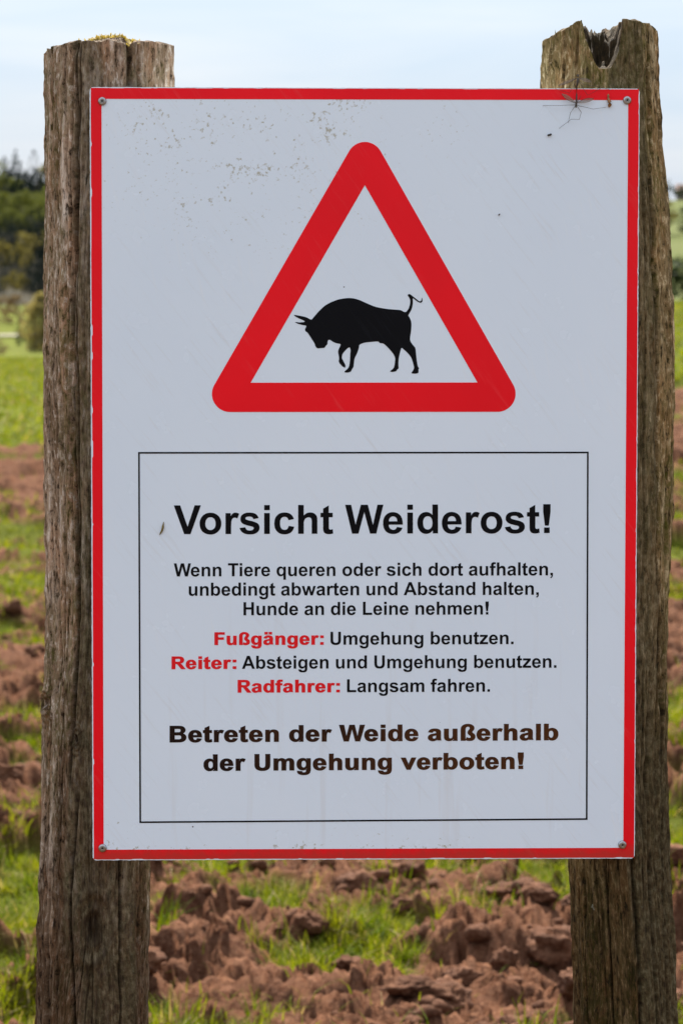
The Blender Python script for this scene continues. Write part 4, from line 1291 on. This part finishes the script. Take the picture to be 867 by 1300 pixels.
# letter outlines (bold grotesque), 2048 units to the em; T continues a quadratic curve smoothly
G = {
'a': (1139, "M357 738 L102 784 Q145 938 250 1012 T562 1086 Q750 1086 842 1041.5 T971.5 928.5 T1009 675 L1006 347 Q1006 207 1019.5 140.5 T1070 0 H792 Q781 28 765 83 Q758 108 755 116 Q683 46 601 11 T426 -24 Q262 -24 167.5 65 T73 290 Q73 380 116 450.5 T236.5 558.5 T468 622 Q650 658 725 690 V718 Q725 799 685 833.5 T534 868 Q459 868 417 838.5 T357 738 Z M733 510 Q679 492 562 467 T409 418 Q354 379 354 319 Q354 260 398 217 T510 174 Q586 174 655 224 Q706 262 722 317 Q733 353 733 454 Z"),
'b': (1251, "M134 0 V1466 H415 V938 Q545 1086 723 1086 Q917 1086 1044 945.5 T1171 542 Q1171 270 1041.5 123 T727 -24 Q636 -24 547.5 21.5 T395 156 V0 Z M413 554 Q413 389 465 310 Q538 198 659 198 Q752 198 817.5 277.5 T883 528 Q883 710 817 790.5 T648 871 Q547 871 480 792.5 T413 554 Z"),
'c': (1139, "M1073 748 L796 698 Q782 781 732.5 823 T604 865 Q499 865 436.5 792.5 T374 550 Q374 361 437.5 283 T608 205 Q688 205 739 250.5 T811 407 L1087 360 Q1044 170 922 73 T595 -24 Q362 -24 223.5 123 T85 530 Q85 793 224 939.5 T600 1086 Q794 1086 908.5 1002.5 T1073 748 Z"),
'd': (1251, "M1121 0 H860 V156 Q795 65 706.5 20.5 T528 -24 Q345 -24 214.5 123.5 T84 535 Q84 805 211 945.5 T532 1086 Q710 1086 840 938 V1466 H1121 Z M371 554 Q371 384 418 308 Q486 198 608 198 Q705 198 773 280.5 T841 527 Q841 710 775 790.5 T606 871 Q506 871 438.5 791.5 T371 554 Z"),
'e': (1139, "M762 338 L1042 291 Q988 137 871.5 56.5 T580 -24 Q303 -24 170 157 Q65 302 65 523 Q65 787 203 936.5 T552 1086 Q789 1086 926 929.5 T1057 450 H353 Q356 325 421 255.5 T583 186 Q649 186 694 222 T762 338 Z M778 622 Q775 744 715 807.5 T569 871 Q477 871 417 804 T358 622 Z"),
'f': (682, "M24 1062 H180 V1142 Q180 1276 208.5 1342 T313.5 1449.5 T507 1491 Q620 1491 728 1457 L690 1261 Q627 1276 569 1276 Q512 1276 487.5 1249.5 T463 1147 V1062 H673 V841 H463 V0 H182 V841 H24 Z"),
'g': (1251, "M121 -70 L442 -109 Q450 -165 479 -186 Q519 -216 605 -216 Q715 -216 770 -183 Q807 -161 826 -112 Q839 -77 839 17 V172 Q713 0 521 0 Q307 0 182 181 Q84 324 84 537 Q84 804 212.5 945 T532 1086 Q729 1086 857 913 V1062 H1120 V109 Q1120 -79 1089 -172 T1002 -318 T852.5 -401 T617 -431 Q347 -431 234 -338.5 T121 -104 Z M372 553 Q372 384 437.5 305.5 T599 227 Q702 227 773 307.5 T844 546 Q844 711 776 791 T604 871 Q503 871 437.5 792.5 T372 553 Z"),
'h': (1251, "M428 1466 V927 Q564 1086 753 1086 Q850 1086 928 1050 T1045.5 958 T1098.5 834 T1113 623 V0 H832 V561 Q832 709 817.5 749 T766.5 812.5 T674 836 Q602 836 545.5 801 T460 695.5 T430 487 V0 H149 V1466 Z"),
'i': (569, "M147 1206 V1466 H428 V1206 Z M147 0 V1062 H428 V0 Z"),
'l': (569, "M147 0 V1466 H428 V0 Z"),
'm': (1821, "M126 1062 H385 V917 Q524 1086 716 1086 Q818 1086 893 1044 T1016 917 Q1086 1002 1167 1044 T1340 1086 Q1457 1086 1538 1038.5 T1659 899 Q1688 831 1688 679 V0 H1407 V607 Q1407 765 1378 811 Q1339 871 1258 871 Q1199 871 1147 835 T1072 729.5 T1049 510 V0 H768 V582 Q768 735 753 779.5 T707 846 T622 868 Q559 868 507 834 T432.5 736 T410 517 V0 H126 Z"),
'n': (1251, "M1116 0 H835 V542 Q835 714 817 764.5 T758.5 843 T661 871 Q588 871 530 831 T450.5 725 T429 481 V0 H148 V1062 H409 V906 Q548 1086 759 1086 Q852 1086 929 1052.5 T1045.5 967 T1100 855 T1116 660 Z"),
'o': (1251, "M82 546 Q82 686 151 817 T346.5 1017 T629 1086 Q869 1086 1022.5 930 T1176 536 Q1176 296 1021 136 T631 -24 Q485 -24 352.5 42 T151 235.5 T82 546 Z M370 531 Q370 374 444.5 290 T628.5 206 T814.5 290 T886 533 Q886 690 814.5 773 T628.5 856 T444.5 773 T370 531 Z"),
'q': (1251, "M840 -404 V108 Q786 43 703 9.5 T530 -24 Q357 -24 246 98 Q83 270 83 546 Q83 805 209.5 945.5 T524 1086 Q627 1086 704.5 1042.5 T859 896 V1062 H1121 V-404 Z M847 542 Q847 709 778 788 T606 867 Q504 867 434.5 786 T365 532 Q365 362 432.5 280 T599 198 Q700 198 773.5 286 T847 542 Z"),
'r': (797, "M416 0 H135 V1062 H396 V911 Q463 1018 516.5 1052 T638 1086 Q734 1086 823 1033 L736 788 Q665 834 604 834 Q545 834 504 801.5 T439.5 684 T416 328 Z"),
's': (1139, "M48 303 L330 346 Q348 264 403 221.5 T557 179 Q666 179 721 219 Q758 247 758 294 Q758 326 738 347 Q717 367 644 384 Q304 459 213 521 Q87 607 87 760 Q87 898 196 992 T534 1086 Q752 1086 858 1015 T1004 805 L739 756 Q723 818 674.5 851 T536 884 Q423 884 374 852 Q341 829 341 793 Q341 762 370 740 Q409 711 639.5 659 T962 531 Q1052 455 1052 319 Q1052 171 928 73.5 T561 -24 Q340 -24 210.5 65.5 T48 303 Z"),
't': (682, "M634 1062 V838 H442 V410 Q442 280 447.5 258.5 T472.5 223 T521 209 Q561 209 637 237 L661 19 Q560 -24 433 -24 Q355 -24 292.5 2 T201 69.5 T160.5 181 Q152 229 152 375 V838 H23 V1062 H152 V1273 L434 1437 V1062 Z"),
'u': (1251, "M840 0 V159 Q782 74 687.5 25 T488 -24 Q381 -24 296 23 T173 155 T135 390 V1062 H416 V574 Q416 350 431.5 299.5 T488 219.5 T592 190 Q665 190 723 230 T802 329 T823 618 V1062 H1104 V0 Z"),
'v': (1139, "M439 0 L11 1062 H306 L506 520 L564 339 L623 520 L825 1062 H1114 L692 0 Z"),
'w': (1593, "M347 0 L11 1062 H284 L483 366 L666 1062 H937 L1114 366 L1317 1062 H1594 L1253 0 H983 L800 683 L620 0 Z"),
'z': (1024, "M32 0 V219 L430 676 Q528 788 575 835 Q526 832 446 831 L71 829 V1062 H950 V863 L544 395 L401 240 Q518 247 546 247 H981 V0 Z"),
'ß': (1251, "M135 0 V972 Q135 1240 279 1365.5 T655 1491 Q860 1491 990 1385 T1120 1130 Q1120 1000 1022 890 Q950 810 950 770 Q950 735 990 700 Q1010 680 1080 625 Q1200 520 1200 350 Q1200 190 1090 83 T815 -24 Q640 -24 520 55 L585 280 Q690 215 785 215 Q850 215 888 250 T926 340 Q926 390 870 440 L780 515 Q680 600 680 735 Q680 840 770 945 Q850 1040 850 1120 Q850 1180 800 1222 T660 1265 Q540 1265 478 1195 T416 985 V0 Z"),
'A': (1479, "M1471 0 H1149 L1021 333 H435 L314 0 H0 L571 1466 H884 Z M926 580 L724 1124 L526 580 Z"),
'B': (1479, "M150 1466 H736 Q910 1466 995.5 1451.5 T1148.5 1391 T1260.5 1269.5 T1305.5 1097 Q1305 995 1250 909 T1101 780 Q1234 741 1305 648 T1376.5 428 Q1376 332 1332 241.5 T1210 97 T1019 15 Q949 8 679 0 H150 Z M446 1222 V883 H640 Q813 883 855 888 Q931 897 974.5 940.5 T1018 1055 Q1018 1123 980.5 1165.5 T869 1217 Q825 1222 616 1222 Z M446 639 V247 H720 Q880 247 923 256 Q989 268 1030.5 314.5 T1072 439 Q1072 506 1039.5 553 T945.5 621 T678 639 Z"),
'F': (1251, "M151 0 V1466 H1156 V1218 H447 V871 H1059 V623 H447 V0 Z"),
'H': (1479, "M150 0 V1466 H446 V889 H1026 V1466 H1322 V0 H1026 V641 H446 V0 Z"),
'L': (1251, "M157 0 V1466 H453 V247 H1189 V0 Z"),
'R': (1479, "M150 0 V1466 H773 Q1008 1466 1114.5 1426.5 T1285 1286 T1349 1056 Q1349 892 1252.5 785 T964 650 Q1060 594 1122.5 527 T1291 289 L1470 0 H1116 L902 319 Q788 490 746 534.5 T657 595.5 T506 612 H446 V0 Z M446 846 H665 Q878 846 931 864 T1014 926 T1044 1036 Q1044 1110 1004.5 1155.5 T893 1213 Q857 1218 677 1218 H446 Z"),
'T': (1251, "M479 0 V1218 H44 V1466 H1209 V1218 H775 V0 Z"),
'U': (1479, "M147 1466 H443 V672 Q443 483 454 427 Q473 337 544.5 282.5 T740 228 Q866 228 930 279.5 T1007 406 T1020 655 V1466 H1316 V696 Q1316 432 1292 323 T1203.5 139 T1031 19.5 T749 -25 Q541 -25 433.5 23 T263.5 147.5 T174 308 Q147 429 147 684 Z"),
'V': (1366, "M523 0 L-1 1466 H320 L691 381 L1050 1466 H1364 L839 0 Z"),
'W': (1933, "M360 0 L10 1466 H313 L534 459 L802 1466 H1154 L1411 442 L1636 1466 H1934 L1578 0 H1264 L972 1096 L681 0 Z"),
'!': (682, "M244 377 L155 1076 V1466 H526 V1076 L438 377 Z M200 0 V281 H481 V0 Z"),
'.': (569, "M147 0 V281 H428 V0 Z"),
',': (569, "M136 281 H417 V80 Q417 -42 396 -112 T316.5 -238 T168 -317 L113 -201 Q201 -172 238.5 -121 T278 0 H136 Z"),
':': (682, "M201 781 V1062 H482 V781 Z M201 0 V281 H482 V0 Z"),
' ': (569, ""),
}
G['ä'] = (1139, G['a'][1] + " M205 1223 V1490 H459 V1223 Z M650 1223 V1490 H904 V1223 Z")
KERN = {('V', 'o'): -150, ('W', 'e'): -80, ('T', 'i'): -40}

def outline(d):
    import re
    tk = re.findall(r'[MLHVQTZ]|-?\d+\.?\d*', d)
    res, cur, i, cmd = [], [], 0, None
    p = c = None
    def num():
        nonlocal i
        i += 1
        return float(tk[i - 1])
    while i < len(tk):
        if tk[i].isalpha():
            cmd = tk[i]; i += 1
            if cmd == 'Z':
                res.append(cur); cur = []; continue
        if cmd == 'M':
            p = (num(), num()); cur = [p]; c = p
        elif cmd == 'L':
            p = (num(), num()); cur.append(p); c = p
        elif cmd == 'H':
            p = (num(), p[1]); cur.append(p); c = p
        elif cmd == 'V':
            p = (p[0], num()); cur.append(p); c = p
        else:
            if cmd == 'Q':
                c = (num(), num())
            else:
                c = (2 * p[0] - c[0], 2 * p[1] - c[1])
            e_ = (num(), num())
            for k in range(1, 9):
                t = k / 8
                cur.append(((1 - t) ** 2 * p[0] + 2 * t * (1 - t) * c[0] + t * t * e_[0], (1 - t) ** 2 * p[1] + 2 * t * (1 - t) * c[1] + t * t * e_[1]))
            p = e_
    out_ = []
    for poly in res:
        q = []
        for pt in poly:
            if not q or math.hypot(pt[0] - q[-1][0], pt[1] - q[-1][1]) > 0.5:
                q.append(pt)
        if math.hypot(q[0][0] - q[-1][0], q[0][1] - q[-1][1]) < 0.5:
            q.pop()
        out_.append(np.array(q))
    return out_

def area(p):
    x, y = p[:, 0], p[:, 1]
    return 0.5 * np.sum(x * np.roll(y, -1) - np.roll(x, -1) * y)

def inside(pt, poly):
    x, y = pt
    c = False
    for (x0, y0), (x1, y1) in zip(poly, np.roll(poly, -1, 0)):
        if (y0 > y) != (y1 > y) and x < (x1 - x0) * (y - y0) / (y1 - y0) + x0:
            c = not c
    return c

def embolden(polys, off, off_y):
    res = []
    for k, p in enumerate(polys):
        hole = any(inside(p[0], q) for m, q in enumerate(polys) if m != k)
        if (area(p) > 0) == hole:
            p = p[::-1]
        e1 = p - np.roll(p, 1, 0)
        e2 = np.roll(p, -1, 0) - p
        n1 = np.stack([e1[:, 1], -e1[:, 0]], 1) / np.linalg.norm(e1, axis=1)[:, None]
        n2 = np.stack([e2[:, 1], -e2[:, 0]], 1) / np.linalg.norm(e2, axis=1)[:, None]
        b = n1 + n2
        b = b / np.maximum(0.45, (1 + np.sum(n1 * n2, 1)))[:, None]
        res.append(p + b * np.array([off, off_y]))
    return res

CACHE = {}
def glyph(ch, black):
    key = (ch, black)
    if key not in CACHE:
        adv, d = G[ch]
        pl = outline(d) if d else []
        if black:
            sx = 1.12
            pl = [p * np.array([sx, 1.0]) for p in pl]
            ox, oy = 62, 22
            pl = embolden(pl, ox, oy)
            pl = [np.stack([p[:, 0] + ox, (p[:, 1] + oy) * 1466 / (1466 + 2 * oy)], 1) for p in pl]
            adv = adv * sx + 2 * ox - (40 if ch != ' ' else 60)
        CACHE[key] = (adv, pl)
    return CACHE[key]

def text_line(text, x0, y0, x1, y1, cap, mat, black=False, label=None):
    """one printed line: from (x0, y0) to (x1, y1) along its baseline in the photograph, cap height in pixels"""
    pen, polys = 0, []
    prev = None
    for ch in text:
        adv, pl = glyph(ch, black)
        pen += KERN.get((prev, ch), 0)
        for p in pl:
            polys.append(p + np.array([pen, 0]))
        pen += adv
        prev = ch
    mn = min(p[:, 0].min() for p in polys)
    mx_ = max(p[:, 0].max() for p in polys)
    out_ = []
    for p in polys:
        u = (p[:, 0] - mn) / (mx_ - mn)
        X = x0 + (x1 - x0) * u
        Yb = y0 + (y1 - y0) * u - p[:, 1] / 1466 * cap
        out_.append([P(a, b) for a, b in zip(X, Yb)])
    return print_part('lettering', out_, mat, label=label)

text_line('Vorsicht Weiderost!', 220.5, 677.8, 699, 676.0, 36.6, M_BLACK, label='large black heading reading Vorsicht Weiderost!')
text_line('Wenn Tiere queren oder sich dort aufhalten,', 220.5, 731.4, 702, 729.7, 16.6, M_BLACK)
text_line('unbedingt abwarten und Abstand halten,', 239.5, 755.9, 684, 754.4, 16.6, M_BLACK)
text_line('Hunde an die Leine nehmen!', 309, 780.6, 620.5, 779.5, 16.6, M_BLACK)
text_line('Fußgänger:', 272, 818.5, 411, 818.0, 16.3, M_REDTXT, True, 'bold red word reading Fußgänger:')
text_line('Umgehung benutzen.', 419.5, 818.0, 652, 817.0, 16.5, M_BLACK)
text_line('Reiter:', 217.5, 849.2, 300, 848.8, 16.3, M_REDTXT, True, 'bold red word reading Reiter:')
text_line('Absteigen und Umgehung benutzen.', 307, 848.6, 706.5, 846.9, 16.5, M_BLACK)
text_line('Radfahrer:', 301.5, 878.9, 431.5, 878.4, 16.3, M_REDTXT, True, 'bold red word reading Radfahrer:')
text_line('Langsam fahren.', 440.5, 878.2, 622, 877.4, 16.5, M_BLACK)
text_line('Betreten der Weide außerhalb', 215, 942.2, 709, 939.0, 21.2, M_BROWN, True, 'heavy brown black line reading Betreten der Weide außerhalb')
text_line('der Umgehung verboten!', 258, 978.4, 665, 975.6, 21.2, M_BROWN, True, 'heavy brown black line reading der Umgehung verboten!')

# corner screws with dome washers
def lathe(bm, prof, seg=28):
    rings_ = []
    for (r, y) in prof:
        rings_.append([bm.verts.new((r * math.cos(2 * math.pi * k / seg), -y, r * math.sin(2 * math.pi * k / seg))) for k in range(seg)])
    for a, b in zip(rings_, rings_[1:]):
        for k in range(seg):
            bm.faces.new((a[k], a[(k + 1) % seg], b[(k + 1) % seg], b[k]))
    bm.faces.new(rings_[-1])
    bmesh.ops.recalc_face_normals(bm, faces=bm.faces)
for (px, py) in ((130, 129), (796, 127.8), (129.6, 1076.3), (790.3, 1071.5)):
    X0, Z0 = P(px, py)
    bm = bmesh.new()
    lathe(bm, [(0.0047, 0.0003), (0.0046, 0.0012), (0.0040, 0.0022), (0.0032, 0.0027), (0.0025, 0.0026)])
    wsh = bm_obj('screw', bm, M_STEEL, sign)
    wsh.location = (X0, 0, Z0)
    bm = bmesh.new()
    lathe(bm, [(0.0024, 0.00262), (0.0022, 0.0032), (0.0015, 0.0034), (0.0013, 0.0022), (0.0003, 0.0020)])
    bm_obj('head', bm, plain('worn_screw_head', (0.30, 0.27, 0.22), 0.4, 1.0), wsh)
    bm = bmesh.new()
    lathe(bm, [(0.00125, 0.0022), (0.00125, 0.00262), (0.0002, 0.00262)], 6)
    bm_obj('recess', bm, M_DARK, wsh)

# ------------------------------------------------------------------ small things on the sign
def on_sign(px, py, lift):
    x, z = P(px, py)
    return Vector((x, -lift, z))
SM = Matrix.LocRotScale(SIGN_LOC, SIGN_ROT, None)
M_FLY = plain('crane_fly_body', (0.055, 0.042, 0.032), 0.6)
M_LEG = plain('crane_fly_leg', (0.05, 0.036, 0.026), 0.6)
wt = NT('crane_fly_wing')
wt.set(Base_Color=(0.30, 0.22, 0.16), Roughness=0.25, Alpha=0.42)
M_WING = wt.m

def crane_fly(body, wings, legs, label, lift=0.004):
    c = SM @ on_sign(*body[1][:2], 0.0)
    r = empty('crane_fly', c, SIGN_ROT)
    inv = on_sign(*body[1][:2], 0.0)
    L_ = lambda px, py, l_: on_sign(px, py, l_) - inv
    bm = bmesh.new()
    tube_bm(bm, [L_(a, b, lift) for a, b, w_ in body], [w_ * SW / 693 / 2 for a, b, w_ in body], 10)
    bm_obj('body', bm, M_FLY, r)
    for wg in wings:
        (ax, ay), (bx, by), wd = wg
        a, b = L_(ax, ay, lift + 0.0008), L_(bx, by, lift + 0.002)
        d = (b - a)
        s = Vector((-d.z, 0, d.x)).normalized()
        bm = bmesh.new()
        up_, dn = [], []
        for k in range(13):
            t = k / 12
            h = wd * SW / 693 / 2 * math.sin(math.pi * min(1, 0.04 + 0.93 * t ** 1.25)) ** 0.8
            up_.append(a + d * t + s * h)
            dn.append(a + d * t - s * h)
        ring = up_ + dn[::-1]
        f0 = [bm.verts.new(p + Vector((0, -0.00004, 0))) for p in ring]
        f1 = [bm.verts.new(p + Vector((0, 0.00004, 0))) for p in ring]
        bm.faces.new(f0); bm.faces.new(f1[::-1])
        for k in range(len(ring)):
            bm.faces.new((f0[k], f1[k], f1[(k + 1) % len(ring)], f0[(k + 1) % len(ring)]))
        wo = bm_obj('wing', bm, M_WING, r, False)
        bm = bmesh.new()
        tube_bm(bm, up_, [0.00022] * 13, 5)
        tube_bm(bm, [a + d * (k / 12) for k in range(12)], [0.00012] * 12, 5)
        bm_obj('vein', bm, M_LEG, wo)
    for lg in legs:
        bm = bmesh.new()
        n = len(lg)
        tube_bm(bm, [L_(a, b, (lift if k == 0 else lift + 0.003 if k < n - 1 else 0.0006)) for k, (a, b) in enumerate(lg)], [0.00027 - 0.00010 * k / max(1, n - 1) for k in range(n)], 6)
        bm_obj('leg', bm, M_LEG, r)
    return tag(r, label, 'insect', 'pair of crane flies on the sign edge')
crane_fly([(731.5, 112, 1.8), (731.6, 122, 2.0), (731.3, 130, 2.4), (730.9, 134.5, 2.8), (730.6, 137.5, 1.3)],
          [((730.5, 131.5), (712.5, 120), 5.2), ((732, 131.5), (753, 126.5), 5.2)],
          [[(730, 134), (720, 134.4), (708, 135), (689, 134.3)], [(732.5, 134.8), (742, 137), (752, 139.5), (769, 136.5)], [(729.5, 135.5), (723.4, 144), (721.3, 156)], [(732.5, 136), (737, 143.5), (734.7, 152.4), (724, 152.3), (721, 155), (709.5, 163.5)],
           [(731.5, 132), (735, 126), (737.5, 121.5)]],
          'crane fly hanging head down on the white face of the sign, long legs spread')
crane_fly([(731.6, 111, 2.0), (732.6, 106, 3.2), (733.2, 101, 3.0), (733.2, 97.5, 2.6), (733.2, 95, 1.5)],
          [((731.8, 100), (708, 109.5), 3.6), ((734.5, 100.3), (750, 105), 4.6)],
          [[(731, 104), (722, 119.5), (704.5, 112.8)], [(734, 104), (745, 122), (763, 112.5)], [(733.5, 103), (741, 108.6), (757, 111), (775, 114.5)]],
          'crane fly clinging head up above the top edge of the sign before the notched post')

def lump_thing(name, pts, mat, label, cat, lift=0.0012):
    """a small body made of overlapping rings along a bent axis"""
    mid = pts[len(pts) // 2]
    inv = on_sign(mid[0], mid[1], 0.0)
    r = empty(name, SM @ inv, SIGN_ROT)
    bm = bmesh.new()
    tube_bm(bm, [on_sign(a, b, lift + w_ * SW / 693 * 0.25) - inv for a, b, w_ in pts], [w_ * SW / 693 / 2 for a, b, w_ in pts], 12)
    bm_obj('shell', bm, mat, r)
    return tag(r, label, cat), r
M_HUSK = plain('tan_husk', (0.30, 0.15, 0.055), 0.6)
lump_thing('insect_husk', [(772, 119.8, 1.2), (772, 122, 3.2), (771.8, 125, 2.6), (772.4, 127.5, 3.6), (773.6, 130, 5.0), (774.2, 132.5, 4.6), (773.2, 135, 3.8), (772.6, 136.5, 1.6)], M_HUSK, 'small tan insect husk stuck to the sign beside the top right screw', 'husk')
lump_thing('dark_pellet', [(694.8, 172.3, 1.0), (695.4, 172.1, 2.4), (697.5, 171.6, 2.5), (699.4, 171.0, 2.4), (700.2, 170.8, 1.2)], plain('black_pellet', (0.015, 0.012, 0.01), 0.5), 'tiny black pellet stuck to the white face left below the crane fly', 'pellet')
lump_thing('seed_husk', [(207.6, 662, 0.6), (207.2, 665, 1.8), (206.6, 669, 3.0), (205.6, 673, 2.6), (203.6, 676.5, 1.8), (202.6, 678.5, 0.7)], plain('olive_seed', (0.17, 0.12, 0.025), 0.5), 'slim yellow brown seed husk stuck to the sign left of the heading', 'seed', 0.0006)
lump_thing('dark_crumb', [(632.6, 273.6, 0.7), (633.2, 272.8, 1.7), (634.2, 272, 1.5), (634.8, 271.5, 0.6)], plain('brown_crumb', (0.05, 0.03, 0.015), 0.7), 'tiny brown crumb stuck to the white face right of the triangle', 'crumb')
